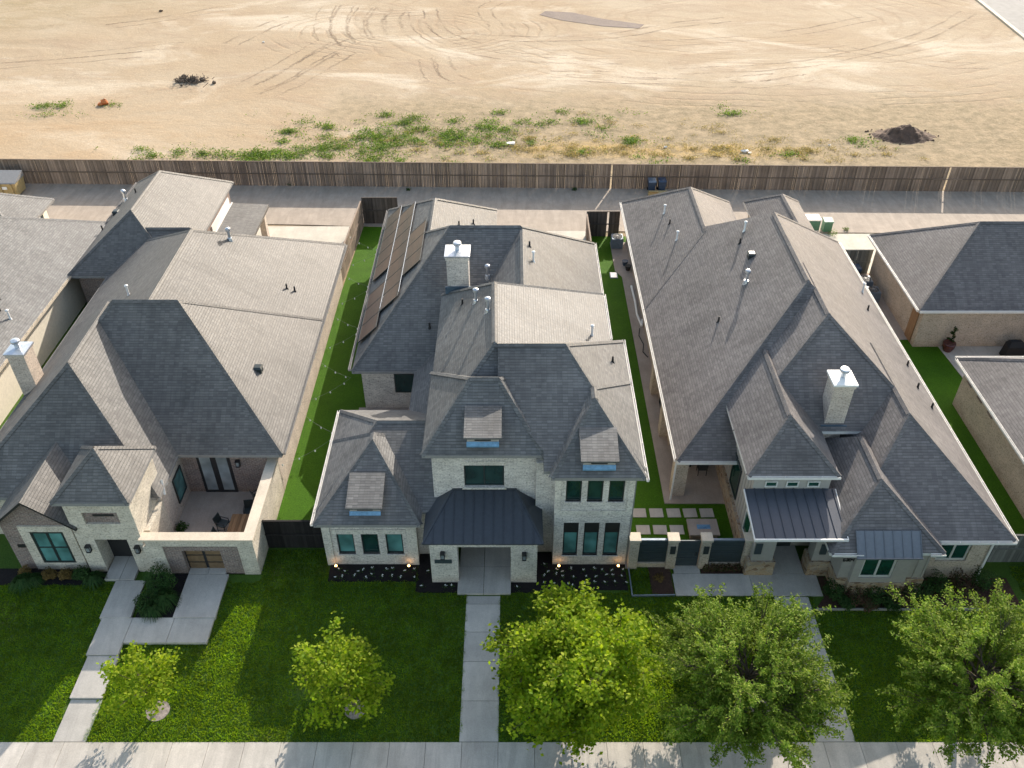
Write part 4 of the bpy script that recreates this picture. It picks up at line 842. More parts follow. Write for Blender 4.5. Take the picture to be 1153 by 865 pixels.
# ================================================================== THINGS IN THE YARDS
def condenser(x,y,z,label,rz=0):
    r=empty('air_conditioner',(x,y,z),label,'air conditioner','air conditioner units beside the houses')
    mb=MB(); mb.box(x-.42,x+.42,y-.42,y+.42,z+.04,z+.85)
    for k in range(10): mb.box(x-.435,x+.435,y-.435,y+.435,z+.1+k*.072,z+.125+k*.072)
    build(mb,'cabinet',M['ac'],r)
    mb=MB(); mb.lathe(x,y,[(.36,z+.852),(.36,z+.872)],18); build(mb,'fan_well',M['black'],r)
    mb=MB(); mb.lathe(x,y,[(.1,z+.87),(.09,z+.92)],10)
    for k in range(8):
        a=k*PI/4; mb.bar((x,y,z+.885),(x+.37*math.cos(a),y+.37*math.sin(a),z+.885),.025,.02)
    for rr in (.2,.36): mb.tube([(x+rr*math.cos(t*PI/10),y+rr*math.sin(t*PI/10),z+.89) for t in range(21)],.014,5,cap=False)
    build(mb,'fan_grille',M['fascia'],r); return r
condenser(7.95,58.35,.06,'grey-blue air conditioner on the patio at the rear end of the right turf strip')
condenser(24.75,52.3,.05,'grey air conditioner against the right edge house, nearer the rear fence')
condenser(24.85,50.9,.05,'grey air conditioner against the right edge house, nearer the brown door')
def bin_(x,y,z,label,m='navy',lid='navy'):
    r=empty('trash_cart',(x,y,z),label,'trash bin')
    mb=MB(); mb.hexa([(x-.24,y-.28,z+.08),(x+.24,y-.28,z+.08),(x+.24,y+.28,z+.08),(x-.24,y+.28,z+.08),(x-.31,y-.36,z+.98),(x+.31,y-.36,z+.98),(x+.31,y+.36,z+.98),(x-.31,y+.36,z+.98)]); build(mb,'body',M[m],r)
    mb=MB(); mb.hexa([(x-.34,y-.4,z+.985),(x+.34,y-.4,z+.985),(x+.34,y+.4,z+.985),(x-.34,y+.4,z+.985),(x-.30,y-.3,z+1.08),(x+.30,y-.3,z+1.08),(x+.3,y+.36,z+1.10),(x-.3,y+.36,z+1.10)]); mb.bar((x-.3,y+.43,z+1.0),(x+.3,y+.43,z+1.0),.04,.04); build(mb,'lid',M[lid],r)
    for s in (-.3,.25):
        mb=MB(); mb.tube([(x+s,y+.3,z+.13),(x+s+.06,y+.3,z+.13)],.13,12); build(mb,'wheel',M['black'],r)
bin_(24.45,53.6,.05,'navy trash cart in the gap beside the right edge house'); bin_(11.75,67.75,.03,'dark trash cart with a pale lid against the alley fence','navy','ac'); bin_(12.6,67.8,.03,'dark trash cart with a navy lid against the alley fence')
mb=MB(); mb.box(11.4,13.0,66.75,67.15,.03,.4); mb.hexa([(11.4,66.75,.4),(12.1,66.7,.4),(12.1,67.15,.4),(11.4,67.15,.4),(11.4,66.5,.62),(12.1,66.45,.62),(12.1,66.95,.5),(11.4,66.95,.5)]); build(mb,'cardboard_box',M['cardboard'],None,'open tan cardboard box on the alley in front of the trash carts','box')
r=empty('dumpster',(-42.3,67.4,.03),'tan dumpster with grey lid on the alley at the left edge','dumpster')
mb=MB(); mb.hexa([(-44,66.7,.15),(-41.2,66.7,.15),(-41.2,68.1,.15),(-44,68.1,.15),(-44,66.6,1.25),(-41.1,66.6,1.25),(-41.1,68.2,1.25),(-44,68.2,1.25)]); 
for x in (-43.4,-42.4,-41.5): mb.box(x,x+.09,66.52,66.6,.2,1.2)
build(mb,'body',M['cardboard'],r)
mb=MB(); mb.hexa([(-44,66.5,1.27),(-41.05,66.5,1.27),(-41.05,68.25,1.27),(-44,68.25,1.27),(-44,66.6,1.33),(-41.05,66.6,1.33),(-41.05,68.2,1.75),(-44,68.2,1.75)]); build(mb,'lid',M['fascia'],r)
mb=MB(); mb.box(-42.25,-41.85,66.56,66.585,.75,1.0); build(mb,'label_plate',M['white'],r)
r=empty('utility_cabinet',(23.5,61.2,.03),'white utility cabinet standing on the alley edge behind the right house','utility box'); mb=MB(); mb.box(23.0,24.0,60.8,61.7,.03,.95); build(mb,'cabinet',M['white'],r); mb=MB(); mb.box(22.97,24.03,60.77,61.73,.952,1.02); build(mb,'lid',M['white'],r); mb=MB(); mb.box(23.02,23.98,60.785,60.798,.1,.9); build(mb,'door',M['green'],r)
r=empty('transformer_box',(24.6,61.0,.03),'green transformer box beside the white utility cabinet','utility box'); mb=MB(); mb.box(24.3,24.95,60.7,61.3,.03,.8); build(mb,'cabinet',M['green'],r); mb=MB(); mb.hexa([(24.26,60.66,.802),(24.99,60.66,.802),(24.99,61.34,.802),(24.26,61.34,.802),(24.26,60.7,.88),(24.99,60.7,.88),(24.99,61.34,.98),(24.26,61.34,.98)]); build(mb,'lid',M['green'],r)
for x,y,l in ((7.35,54.2,'pale green valve box lid in the turf beside the right patio strip'),(-9.6,60.5,'pale grey valve box lid at the rear of the left turf yard')):
    r=empty('valve_box',(x,y,.01),l,'valve box'); mb=MB(); mb.box(x-.28,x+.28,y-.4,y+.4,.0,.05); build(mb,'box_frame',M['ac'],r); mb=MB(); mb.box(x-.22,x+.22,y-.34,y+.34,.051,.07); build(mb,'lid',M['galv'],r)
mb=MB(); mb.tube([(8.45,52.6,.13),(8.5,50.6,.13),(8.45,49.0,.13),(8.6,47.6,.14)],.075,8); mb.tube([(8.6,47.6,.14),(8.75,48.4,.12)],.075,8); build(mb,'drain_pipe',M['white'],None,'white plastic pipe lying along the right patio against the brick wall','pipe',smooth=False)
mb=MB(); mb.tube([(8.45,47.4,.09),(8.3,46.6,.08),(8.5,45.6,.08),(8.35,44.8,.08),(8.6,44.2,.1)],.03,6); build(mb,'garden_hose',M['black'],None,'black hose trailing on the right patio past the white pipe','hose')
for k,(x,y) in enumerate(((8.3,55.6),(8.45,54.9))):
    mb=MB(); mb.lathe(x,y,[(.16,.06),(.22,.4),(.24,.42)],12); o=build(mb,'plant_pot',M['navy'] if k==0 else M['black'],None,('navy' if k==0 else 'black')+' pot on the right patio near the air conditioner','pot')
mb=MB(); mb.box(-.34,.34,-.3,.3,0,.035); st=build(mb,'stepping_stone',M['walk'],None,'square pale stepping stone in the back row, nearest the middle house','stepping stone','stepping stones set in the turf',origin=(0,0,0))
spots=[(6.54,30.9,'square pale stepping stone at the left end of the back row, nearest the middle house'),(7.41,30.9,'second square stepping stone from the left in the back row of five'),(8.3,30.9,'middle square stepping stone of the back row of five'),(9.14,30.9,'fourth square stepping stone of the back row, behind the fire table left half'),(10.0,30.9,'square stepping stone at the right end of the back row, behind the fire table'),(6.6,29.75,'square stepping stone at the left end of the front row, behind the first pillar'),(7.45,29.75,'second square stepping stone of the front row, behind the fence panel'),(8.3,29.75,'square stepping stone of the front row closest to the fire table left end')]
for k,(x,y,l) in enumerate(spots):
    if k==0: st.location=(x,y,.014); WORLD[st.name]=Vector((x,y,.014)); st['label']=l
    else: copy_tree(st,None,(x,y,.014),random.uniform(-.03,.03),l)
r=empty('fire_table',(9.55,29.55,.01),'low rectangular concrete fire pit table on the turf behind the panel fence','fire pit'); mb=MB(); mb.box(8.85,10.2,29.1,30.0,.0,.36); build(mb,'base',M['br_red'],r); mb=MB(); mb.box(8.78,10.28,29.02,30.1,.362,.46); build(mb,'top',M['patio'],r); mb=MB(); mb.box(9.22,9.88,29.42,29.7,.461,.475)
for k in range(9): mb.blob((9.28+k*.067,29.56+random.uniform(-.1,.1),.48),(.05,.05,.035),6)
build(mb,'burner',M['flash'],r)
def chair(x,y,z,rz,label,group):
    r=empty('patio_chair',(0,0,0),label,'chair',group)
    mb=MB(); mb.box(-.25,.25,-.24,.24,.41,.45); build(mb,'seat',M['frame'],r)
    mb=MB(); mb.hexa([(-.24,.22,.46),(.24,.22,.46),(.24,.25,.46),(-.24,.25,.46),(-.24,.32,.9),(.24,.32,.9),(.24,.35,.9),(-.24,.35,.9)]); build(mb,'backrest',M['frame'],r)
    for a in (-.22,.22):
        for b in (-.2,.22): mb=MB(); mb.bar((a,b,0),(a,b,.41),.03,.03,up=(0,1,0)); build(mb,'leg',M['dark'],r)
        mb=MB(); mb.bar((a,-.2,.64),(a,.27,.64),.04,.025); mb.bar((a,-.2,.45),(a,-.2,.64),.025,.025,up=(0,1,0)); build(mb,'armrest',M['dark'],r)
    r.location=(x,y,z); r.rotation_euler=(0,0,rz); WORLD[r.name]=Vector((x,y,z)); return r
def table(x0,x1,y0,y1,z,h,m,label):
    r=empty('patio_table',((x0+x1)/2,(y0+y1)/2,z),label,'table'); mb=MB(); n=6
    for k in range(n): mb.box(x0+(x1-x0)*k/n+.006,x0+(x1-x0)*(k+1)/n-.006,y0,y1,z+h-.05,z+h)
    build(mb,'top',M[m],r)
    for a in (x0+.08,x1-.08):
        for b in (y0+.1,y1-.1): mb=MB(); mb.box(a-.04,a+.04,b-.04,b+.04,z,z+h-.052); build(mb,'leg',M['dark'],r)
table(-14.0,-12.95,28.3,30.1,.06,.75,'woodtop','brown wooden table in the walled courtyard beside its right wall')
cg='dark metal chairs in the walled courtyard'
c0=chair(-14.35,28.9,.06,PI/2,'dark metal chair on the left side of the courtyard table, nearer the front','%s'%cg); c0['group']=cg
chair(-14.45,29.75,.06,PI/2-.3,'dark metal chair on the left side of the courtyard table, nearer the house',cg); chair(-13.35,30.6,.06,.1,'dark metal chair at the house end of the courtyard table',cg); chair(-13.1,31.7,.06,2.4,'dark metal chair in the back right corner of the courtyard',cg)
table(9.6,10.7,34.2,35.1,.06,.72,'frame','dark table under the covered porch of the right house')
chair(9.2,34.6,.06,PI/2,'dark chair left of the table under the right house porch','porch chairs'); chair(10.2,33.8,.06,PI,'dark chair on the front side of the porch table','porch chairs')
r=empty('covered_grill',(31.6,44.3,.05),'barbecue grill under a black cover on the right edge patio','grill'); mb=MB(); x,y=31.6,44.3; mb.hexa([(x-.6,y-.35,.08),(x+.6,y-.35,.08),(x+.6,y+.35,.08),(x-.6,y+.35,.08),(x-.55,y-.3,.95),(x+.55,y-.3,.95),(x+.5,y+.3,1.0),(x-.5,y+.3,1.0)]); build(mb,'cover_skirt',M['black'],r); mb=MB(); mb.hexa([(x-.56,y-.31,.95),(x+.56,y-.31,.95),(x+.52,y+.31,1.0),(x-.52,y+.31,1.0),(x-.38,y-.1,1.25),(x+.38,y-.1,1.25),(x+.36,y+.25,1.22),(x-.36,y+.25,1.22)]); build(mb,'cover_top',M['black'],r)
# string lights zigzagging over the left turf yard
SL=empty('string_lights',(-10.4,45,2.6),'string of small bulbs zigzagging over the left turf yard between the two houses','string lights'); mb=MB(); bulbs=[]
pts=[(-11.9 if k%2==0 else -9.1,31.5+k*2.4,2.75) for k in range(11)]
for a,b in zip(pts,pts[1:]):
    seg=[]
    for t in range(9):
        u=t/8; seg.append((a[0]+(b[0]-a[0])*u,a[1]+(b[1]-a[1])*u,a[2]-.35*4*u*(1-u)*.8))
    mb.tube(seg,.004,4,cap=False); bulbs+= seg[1:8:2]
build(mb,'cable',M['fascia'],SL)
for b in bulbs:
    mb=MB(); mb.lathe(b[0],b[1],[(.012,b[2]),(.03,b[2]-.04),(.042,b[2]-.085),(.02,b[2]-.13)],8); build(mb,'bulb',M['strbulb'],SL)

# ================================================================== VEGETATION
def leafquads(P,N,L,W):
    n=len(P); T=rng.normal(size=(n,3)); T-=N*(T*N).sum(1,keepdims=True); T/=np.linalg.norm(T,axis=1,keepdims=True)+1e-9; B=np.cross(N,T)
    L=np.asarray(L).reshape(-1,1)*rng.uniform(.55,1.4,(n,1)); W=np.asarray(W).reshape(-1,1)*rng.uniform(.7,1.25,(n,1))
    V=np.stack([P-T*L*.5,P+B*W*.5+N*L*.08,P+T*L*.5,P-B*W*.5+N*L*.08],1).reshape(-1,3); F=np.arange(4*n).reshape(-1,4); return V,F
def norml(n,up=.9):
    N=rng.normal(size=(n,3)); N/=np.linalg.norm(N,axis=1,keepdims=True); N[:,2]=np.abs(N[:,2]); N+= np.array([0,0,up]); return N/np.linalg.norm(N,axis=1,keepdims=True)
def tree(name,label,base,height,rad,zc,limbs,twigs,per,leaf,mat,trunk_r=.09,spray=False,lean=(0,0),seed=1):
    g0=drop(base[1]); base=(base[0]*(1+g0*.03),base[1]+g0*.55)
    global rng; rng=np.random.default_rng(seed); rnd=random.Random(seed)
    bx,by=base; root=empty(name,(bx,by,0),label,'tree','front yard trees'); mb=MB(); cx,cy=bx+lean[0],by+lean[1]
    zt=zc*.55; top=(cx,cy,height*.80)
    mb.tube([(bx,by,-.05),(bx+lean[0]*.2,by+lean[1]*.2,zt*.6),(bx+lean[0]*.5,by+lean[1]*.5,zt),(bx+lean[0]*.9,by+lean[1]*.9,zc),top],[trunk_r*1.25,trunk_r,trunk_r*.9,trunk_r*.5,trunk_r*.2],9)
    pos=[];
    def along(a,b,sag,n): return [a+(b-a)*t+Vector((0,0,sag*4*t*(1-t))) for t in np.linspace(0,1,n)]
    ends=[]
    for i in range(limbs):
        g=(i+.5)/limbs; zz=1-1.65*g; ph=i*2.39996+rnd.uniform(-.3,.3); rr=math.sqrt(max(0,1-zz*zz)); k=rnd.choice((rnd.uniform(.55,.85),rnd.uniform(.85,1.08),rnd.uniform(1.0,1.2)))
        e=Vector((cx+rad*rr*math.cos(ph)*k,cy+rad*rr*math.sin(ph)*k,zc+(height-zc)*zz*(k if zz>0 else .8)))
        hs=zt+(min(height*.75,max(zt+.1,e.z-rad*.35))-zt)*rnd.uniform(.5,.95); f=hs/height
        s=Vector((bx+lean[0]*min(1,f*1.2),by+lean[1]*min(1,f*1.2),hs)); path=along(s,e,rnd.uniform(.05,.3)*rad*.4,6)
        mb.tube(path,[trunk_r*.42*(1-t*.8) for t in np.linspace(0,1,6)],6); d=(e-s).normalized()
        for j in range(twigs):
            t=rnd.uniform(.35,1.0); p=path[min(5,int(t*5))].lerp(path[min(5,int(t*5)+1)],t*5%1)
            w=Vector((rnd.gauss(0,1),rnd.gauss(0,1),rnd.gauss(.15,.7))); ln=rad*rnd.uniform(.16,.42)
            dd=(d*(1.5 if spray else .8)+w.normalized()*(.8 if spray else 1.0)).normalized(); q=p+dd*ln*(1.35 if spray else 1)
            pth=along(p,q,.06*ln,4); mb.tube(pth,[trunk_r*.12,trunk_r*.09,trunk_r*.06,trunk_r*.03],4,cap=False)
            m=max(3,int(per*rnd.uniform(.6,1.4))); u=rng.uniform(.3,1.08,m)[:,None]**.8
            pos.append(np.array(p)+(np.array(q)-np.array(p))*u+rng.normal(size=(m,3))*(leaf*(.55 if spray else 1.05)))
    build(mb,'trunk',M['bark'],root)
    P=np.concatenate(pos); P=P[P[:,2]>.35]; V,F=leafquads(P,norml(len(P),.75),leaf,leaf*(.5 if spray else .78)); quick('crown',V,F,M[mat],root,origin=(bx,by,0)); root.location.z=-g0
tree('maple_tree','small young maple with thin yellow-green crown on the left lawn beside the stepped walk',(-14.66,19.84),3.2,1.35,2.05,15,9,18,.16,'leafY',.05,lean=(-.25,.05),seed=11)
tree('maple_tree','medium yellow-green maple on the shaded lawn left of the middle walkway',(-6.5,19.9),4.3,1.65,2.3,23,10,20,.165,'leafY',.06,lean=(-.25,.1),seed=12)
tree('maple_tree','large bright yellow-green maple on the lawn right of the middle walkway',(2.3,19.9),5.3,2.6,3.0,58,17,40,.165,'leafY',.11,lean=(.1,.1),seed=13)
tree('elm_tree','feathery grey-green elm hiding the walkway of the right house',(9.3,19.7),4.5,2.95,2.7,62,20,56,.125,'leafE',.11,spray=True,seed=14)
tree('elm_tree','feathery grey-green elm with a visible dark trunk at the lower right edge',(18.1,19.3),5.0,2.95,3.1,62,20,56,.125,'leafE',.11,spray=True,lean=(.2,.2),seed=15)
def shrub(x,y,r,h,mat,n,label,cat='shrub',group=None,leaf=.09,name='shrub',z0=.03,ell=1.0):
    P=rng.normal(size=(n,3)); P/=np.linalg.norm(P,axis=1,keepdims=True); k=rng.uniform(.55,1.05,(n,1))*(1+.18*np.sin(P[:,:1]*5+x)+.14*np.cos(P[:,1:2]*6+y)); N=P*.6+norml(n,.5)*.8; N/=np.linalg.norm(N,axis=1,keepdims=True)
    P=P*k*np.array([r*ell,r,h*.55])+np.array([x,y,h*.5]); m=P[:,2]>z0; V,F=leafquads(P[m],N[m],leaf,leaf*.6)
    return quick(name,V,F,M[mat],None,label,cat,group,origin=(x,y,0))
def grassy(x,y,r,h,mat,n,label,group=None,name='ornamental_grass'):
    a=rng.uniform(0,2*PI,n); t=rng.uniform(.2,1,n); b=np.stack([x+.15*r*np.cos(a)*t,y+.15*r*np.sin(a)*t,np.full(n,.02)],1); d=np.stack([np.cos(a)*r*t,np.sin(a)*r*t,np.full(n,0.)],1)
    mid=b+d*.55+np.stack([0*t,0*t,h*(1.1-.4*t)],1); tip=b+d*1.05+np.stack([0*t,0*t,h*(.95-.8*t)],1); s=np.stack([-np.sin(a),np.cos(a),0*a],1)*.02
    V=np.stack([b-s,b+s,mid+s*.9,mid-s*.9,mid-s*.9,mid+s*.9,tip+s*.2,tip-s*.2],1).reshape(-1,3); k=np.arange(n)[:,None]*8; F=np.concatenate([k+np.array([0,1,2,3]),k+np.array([4,5,6,7])]); return quick(name,V,F,M[mat],None,label,'grass clump',group,origin=(x,y,0))
rng=np.random.default_rng(5)
shrub(-16.5,26.1,.72,1.25,'leafS',2600,'round dark green shrub in the bed between the two left walks',leaf=.085); shrub(-16.75,25.1,.6,.8,'leafS',1300,'lower dark green shrub in front of the round one between the left walks')
grassy(-15.95,25.2,.65,.75,'leafS',420,'spiky dark green grass clump at the right end of the bed between the left walks'); grassy(-16.4,24.75,.6,.55,'leafS',380,'spiky green grass clump at the front of the bed between the left walks')
shrub(-22.0,26.75,.30,.5,'leafD',700,'left of the two round tan shrubs under the left house gable window','shrub','tan shrubs under the gable window'); shrub(-21.2,26.75,.31,.5,'leafD',700,'right of the two round tan shrubs under the left house gable window','shrub','tan shrubs under the gable window'); shrub(-23.2,26.85,.3,.5,'leafD',700,'round tan shrub at the left end of the gable bed','shrub','tan shrubs under the gable window')
shrub(-20.45,26.75,.38,.6,'leafS',800,'bright green round shrub right of the two tan shrubs'); grassy(-19.75,26.5,.55,.5,'leafS',380,'green grass clump beside the left entry tower'); grassy(-23.0,26.3,.65,.55,'leafS',400,'green grass clump at the left edge of the gable bed'); grassy(-22.6,26.45,.5,.45,'leafS',300,'small green grass clump in front of the left tan shrub'); 
shrub(-16.6,29.8,.3,.45,'leafS',500,'small dark shrub inside the courtyard behind its front wall','shrub')
for k,(x,y,r,h,mt,l) in enumerate([(14.95,25.75,.55,.8,'leafS','dark green shrub at the left end of the right house bed'),(15.9,25.55,.6,.75,'leafR','reddish shrub left of the double window of the right house'),(16.9,25.5,.6,.8,'leafS','dark green shrub below the left half of the right house window'),(17.9,25.45,.62,.75,'leafR','reddish shrub below the right half of the right house window'),(18.9,25.6,.6,.85,'leafS','dark green shrub at the stone corner of the right house'),(19.9,26.0,.6,.9,'leafS','dark green shrub under the small right window of the right house'),(21.0,26.1,.6,.9,'leafR','reddish green shrub near the right downspout of the right house'),(22.1,26.3,.6,1.0,'leafS','dark green shrub at the right end of the right house bed'),(15.4,25.15,.4,.45,'leafS','low green shrub at the front left of the right house bed'),(16.4,25.1,.42,.45,'leafR','low reddish shrub at the front of the bed below the window'),(17.5,25.1,.42,.45,'leafS','low green shrub at the front of the bed right of centre')]): shrub(x,y,r,h,mt,1100,l,'shrub','shrubs in the right house bed')
for k in range(5): shrub(9.3+k*.37,27.18,.21,.42,'leafR',360,['reddish shrub at the left end of the short hedge under the fence panel','second reddish shrub of the short hedge under the fence panel','middle reddish shrub of the short hedge under the fence panel','fourth reddish shrub of the short hedge under the fence panel','reddish shrub at the right end of the short hedge under the fence panel'][k],'shrub','short hedge under the fence panel',leaf=.07)
shrub(7.0,26.7,.3,.16,'leafD',260,'flat patch of dry brown plants in the small bed left of the gate','plant',leaf=.07)
# topiary in a glazed pot
r=empty('potted_topiary',(27.85,45.0,.05),'spiral topiary in a dark red glazed pot on the right edge patio','potted plant'); mb=MB(); mb.lathe(27.85,45.0,[(.26,.05),(.38,.35),(.40,.6),(.34,.66),(.36,.7)],16); build(mb,'pot',M['pot'],r,smooth=True)
P=[];
for k in range(500):
    t=rng.uniform(0,1); a=t*14; P.append((27.85+.17*(1.15-t)*math.cos(a)+rng.normal()*.05,45.0+.17*(1.15-t)*math.sin(a)+rng.normal()*.05,.72+t*1.1))
V,F=leafquads(np.array(P),norml(500,.3),.09,.06); quick('foliage',V,F,M['leafS'],r,origin=(27.85,45,0))
# white bedding flowers in the black mulch
n=16; P=rng.normal(size=(n,3))*np.array([.07,.07,.03])+np.array([0,0,.06]); V,F=leafquads(P*.8,norml(n),.07,.04); P2=rng.normal(size=(6,3))*np.array([.025,.025,.015])+np.array([0,0,.12]); V2,F2=leafquads(P2,norml(6),.055,.045)
fl=None; spots=[(x,y) for x in np.arange(-8.4,-4.7,.46) for y in (26.75,27.15)]+[(-4.2,26.1),(-3.2,26.1),(-4.1,27.0),(-2.8,26.2)]+[(x,y) for x in np.arange(1.6,5.3,.46) for y in (26.35,26.75,27.1)]+[(.3,26.1),(1.5,27.6)]
for k,(x,y) in enumerate(spots):
    x+=rng.uniform(-.14,.14); y+=rng.uniform(-.12,.12)
    if fl is None:
        fl=quick('flowering_plant',np.concatenate([V,V2]),np.concatenate([F,F2+len(V)]),[M['leafS'],M['petal']],None,'small white bedding flower in the black mulch along the middle house front','flower','white bedding flowers in the black mulch'); fl.data.polygons.foreach_set('material_index',[0]*n+[1]*6); fl.location=(x,y,.03)
    else: copy_tree(fl,None,(x,y,.03),rng.uniform(0,6))
# lawn blades: real tufts on the front lawns, one uncountable mass
def blades():
    N=270000; x=rng.uniform(-27,27,N); y=rng.uniform(18.44,28.45,N); keep=(y<27.4)|((x>-11.9)&(x<-8.95))
    for a,b,c,d in ((-2.14,-.53,18,26),(-2.57,-.04,25.7,29),(-18.57,-17.18,18,22.42),(-18.77,-17.3,22.4,27.2),(-17.2,-13.48,23.03,24.37),(-15.44,-13.48,24.3,27),(-17.2,-15.4,24.3,27),(-25,-19.3,26.25,28),(-20.2,-11.9,26.4,28),(12.18,13.82,18,26),(7.63,14.52,25.6,28),(-8.8,-4.5,26.45,28),(-4.55,5.5,25.8,28),(13.9,24,24.85,28),(6.5,7.65,25.7,28),(8.9,12,26,28)): j=.06+.05*np.sin(x*9+y*7); keep&=~((x>a+j)&(x<b-j)&(y>c+j)&(y<d-j))
    for a,b,r in ((-14.66,19.84,.5),(-6.5,19.9,.46),(17.95,19.4,.4),(10.3,20,.4),(2.3,20,.5)): keep&=((x-a)**2+(y-b)**2)>r*r
    bare=np.exp(-(((x+8.6)/.9)**2+((y-20.7)/.7)**2))*.8; keep&=rng.uniform(size=N)>bare
    x=x[keep];y=y[keep];n=len(x); out=[]
    for k in range(2):
        a=rng.uniform(0,2*PI,n); h=rng.uniform(.04,.09,n); w=rng.uniform(.014,.03,n); b=np.stack([x+rng.normal(size=n)*.02,y+rng.normal(size=n)*.02,np.zeros(n)],1)
        s=np.stack([np.cos(a)*w,np.sin(a)*w,0*a],1); t=b+np.stack([rng.normal(size=n)*.03,rng.normal(size=n)*.03,h],1); out.append(np.stack([b-s,b+s,t],1).reshape(-1,3))
    V=np.concatenate(out); grade(quick('grass',V,np.arange(len(V)).reshape(-1,3),M['blade'],kind='stuff',label='short mown green grass covering the front lawns',cat='grass'))
blades()
# weeds in the field, one uncountable mass each
def weeds(name,spec,mat,size,label):
    P=[]
    for cx,cy,sx,sy,n in spec:
        m=max(3,n//11); k0=np.stack([rng.normal(cx,sx,m),rng.normal(cy,sy,m)],1); i=np.minimum((rng.exponential(.28,n)*m).astype(int),m-1); c=k0[i]+rng.normal(size=(n,2))*rng.exponential(.33,(n,1))*np.array([1.5,.8])
        k=6; q=np.repeat(c,k,0)+rng.normal(size=(len(c)*k,2))*size*1.6; P.append(np.stack([q[:,0],q[:,1],rng.uniform(.0,size*1.1,len(q))],1))
    P=np.concatenate(P); P=P[P[:,1]>69.9-.0194*P[:,0]+.2]; V,F=leafquads(P,norml(len(P),.4),size,size*.5); quick(name,V,F,M[mat],kind='stuff',label=label,cat='weeds')
weeds('weeds',[(-25,75.2,5.5,.6,800),(-16,76.0,3.0,.6,260),(-13,78.8,4.2,1.7,560),(-7.5,80.6,3.6,1.6,480),(-9,77.6,3.2,1.1,260),(-3,80.2,2.6,1.3,240),(-18,79,2.5,.9,70),(-12,82.5,5,1.2,110),(7.5,82,1.0,1.2,110),(11.5,78.4,1.1,.5,90),(-47,87,1.5,.8,90),(-44,85,.8,.4,30),(22,86,1.2,.9,60),(33,78.2,1.5,.4,60),(2,83,4,1.5,160),(-40.5,87,.7,.3,20),(15,74,12,1.5,120)],'leafW',.19,'patches of low green weeds scattered on the bare dirt field')
weeds('dry_grass',[(4,76.2,4.5,.9,420),(11,76.0,5,.8,360),(21,76.3,4.5,.8,620),(27,75.5,4,.8,260),(-10,78,6,2,420),(3,80,7,2.2,420),(14,79,8,2.4,380)],'straw',.13,'band of straw coloured dry grass on the dirt along the fence')
# field clutter
mb=MB(); n=26
def moundz(u,v): 
    r2=(u/2.5)**2+(v/1.5)**2; return max(0,1.15*math.exp(-1.9*r2)-.1+.10*math.sin(u*5+v*3)*math.exp(-r2)+.07*math.sin(u*9-v*7)*math.exp(-r2))
gx=[-4.6+k*9.2/34 for k in range(35)]; gy=[-2.8+k*5.6/24 for k in range(25)]; jit=[[random.uniform(-.03,.03) for _ in gy] for _ in gx]
def mp(i,k): z=moundz(gx[i]+.8*(gx[i]>0)*-0.3,gy[k]); return (37.1+gx[i],79.6+gy[k],-.03+z+(jit[i][k] if z>.05 else 0))
for i in range(34):
    for k in range(24):
        q=[mp(i,k),mp(i+1,k),mp(i+1,k+1),mp(i,k+1)]
        if max(p[2] for p in q)>0: mb.face(q)
for k in range(60):
    a=random.uniform(0,6.28); d=random.uniform(1.5,3.6); s=random.uniform(.04,.13); mb.blob((37.1+d*math.cos(a),79.6+d*.6*math.sin(a),.02),(s,s,s*.7),6,.25)
build(mb,'dirt_pile',M['clod'],None,'heap of dark brown soil dumped on the pale field at the right','dirt pile')
mb=MB()
for k in range(110):
    a=random.uniform(0,6.28); d=abs(random.gauss(0,.75)); x,y=-34.8+d*1.5*math.cos(a),94.4+d*math.sin(a); l=random.uniform(.2,.75); b=random.uniform(0,3.14); mb.bar((x-l/2*math.cos(b),y-l/2*math.sin(b),random.uniform(0,.35)),(x+l/2*math.cos(b),y+l/2*math.sin(b),random.uniform(.05,.6)),.045,.045)
for k in range(26): s=random.uniform(.12,.35); mb.blob((-34.8+random.gauss(0,.9),94.4+random.gauss(0,.6),.1),(s,s,s*.7),7,.3)
build(mb,'brush_pile',M['bark'],None,'low pile of dark brush and broken rubble in the left part of the field','brush pile')
mb=MB(); mb.blob((-41.7,87.7,.25),(.45,.3,.3),8,.3); mb.blob((-42.1,87.5,.1),(.3,.25,.15),8,.3); build(mb,'rag_heap',M['orange'],None,'crumpled orange rag on the field at the left','rag')
mb=MB(); mb.hexa([(-.5,77.4,0),(.25,77.35,0),(.25,77.8,0),(-.5,77.8,0),(-.5,77.4,.18),(.25,77.35,.22),(.25,77.8,.2),(-.5,77.8,.16)]); build(mb,'foam_block',M['litter'],None,'flat white foam block on the field beyond the fence','litter')
mb=MB(); mb.blob((21.4,75.9,.08),(.42,.22,.12),8,.3); mb.blob((21.8,75.6,.05),(.2,.15,.07),7,.3); build(mb,'plastic_bag',M['litter'],None,'crumpled white plastic bag in the dry grass near the fence','litter')
mb=MB(); mb.bar((-33.2,71.3,.06),(-31.4,71.8,.10),.18,.05); build(mb,'loose_board',M['fence'],None,'loose grey board lying on the dirt behind the fence','board')
for x,y,s,l in ((-30,108,.16,'small white scrap on the upper left of the field'),(14.2,76.9,.2,'white scrap in the field beyond the middle trash carts'),(29.6,77.4,.12,'tiny white scrap left of the dark soil heap'),(-46.5,121,.3,'dark clod at the far left top of the field')):
    mb=MB(); mb.blob((x,y,s*.3),(s,s*.7,s*.4),7,.3); build(mb,'scrap',M['litter'] if 'white' in l else M['clod'],None,l,'litter')
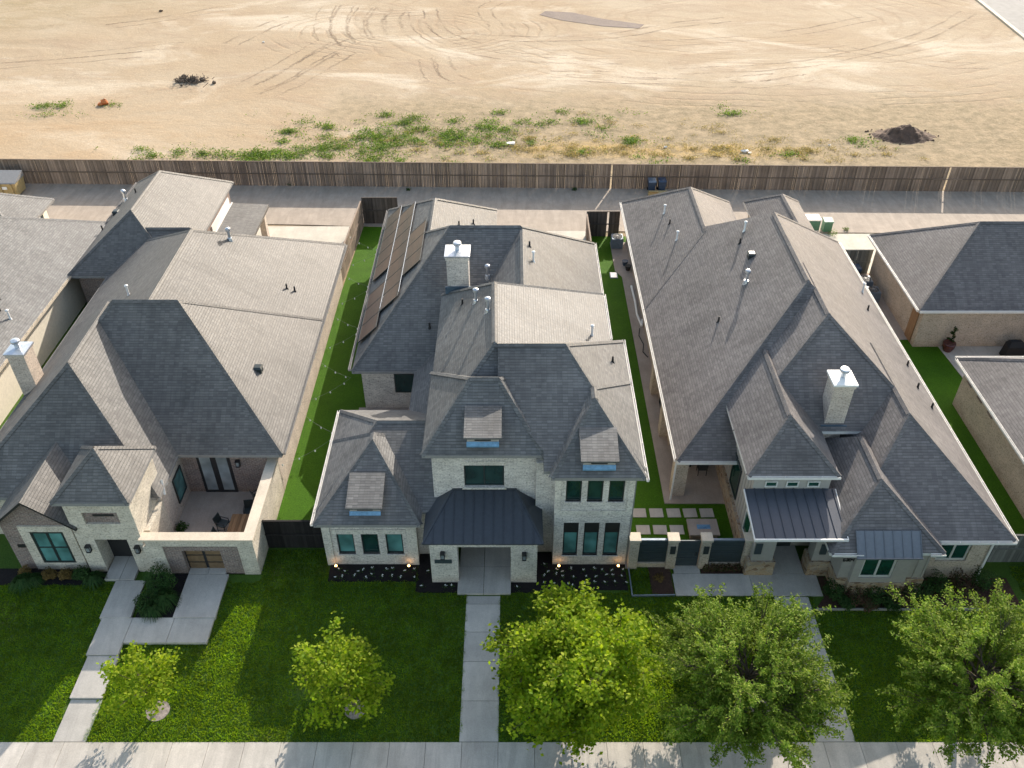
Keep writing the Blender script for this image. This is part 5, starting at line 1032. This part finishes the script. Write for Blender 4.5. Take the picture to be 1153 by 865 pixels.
# alley litter and weeds at the foot of the fence
for x,y,s,l in ((-19.0,69.0,.35,'dark green weed clump at the foot of the alley fence behind the left house'),(-8.8,68.0,.2,'small weed at the foot of the alley fence behind the solar panels'),(5.3,68.0,.22,'small weed at the alley fence behind the middle house'),(24.9,60.2,.4,'weeds growing in front of the green transformer box'),(26.2,61.0,.25,'small weeds on the alley right of the transformer box')): shrub(x,y,s,s*1.1,'leafW' if y<62 else 'leafS',120,l,'weed',leaf=.1,name='weed_clump')

# ================================================================== CAMERA, SUN, SKY
cam=bpy.data.cameras.new('camera'); cam.sensor_fit='HORIZONTAL'; cam.sensor_width=36; cam.lens=36*980/1153; cam.clip_end=3000
co=bpy.data.objects.new('camera',cam); C.objects.link(co); co.location=(0,0,33); co.rotation_euler=(math.radians(90-38.43),0,0); S.camera=co
AZ,EL=math.radians(22),math.radians(27.5)
sun=bpy.data.lights.new('sun','SUN'); sun.energy=2.75; sun.angle=math.radians(.35); sun.color=(1.0,.91,.79)
so=bpy.data.objects.new('sun',sun); C.objects.link(so); d=Vector((math.sin(AZ)*math.cos(EL),math.cos(AZ)*math.cos(EL),math.sin(EL))); so.location=d*200; so.rotation_euler=(-d).to_track_quat('-Z','Y').to_euler()
wd=bpy.data.worlds.new('World'); S.world=wd; wd.use_nodes=True; nt=wd.node_tree; bg=nt.nodes['Background']
sk=nt.nodes.new('ShaderNodeTexSky'); sk.sky_type='NISHITA'; sk.sun_disc=False; sk.sun_elevation=EL; sk.sun_rotation=AZ; sk.dust_density=1.5; sk.air_density=1.0
tn=nt.nodes.new('ShaderNodeMix'); tn.data_type='RGBA'; tn.blend_type='MULTIPLY'; tn.inputs[0].default_value=1; tn.inputs[7].default_value=(1,.90,.76,1); nt.links.new(sk.outputs[0],tn.inputs[6])   # warm grade on the sky colour
nt.links.new(tn.outputs[2],bg.inputs[0]); bg.inputs[1].default_value=.15
S.render.engine='CYCLES'; S.view_settings.view_transform='Standard'; S.view_settings.look='None'; S.view_settings.exposure=1.48; S.view_settings.gamma=1.0
S.render.resolution_x=1024; S.render.resolution_y=768
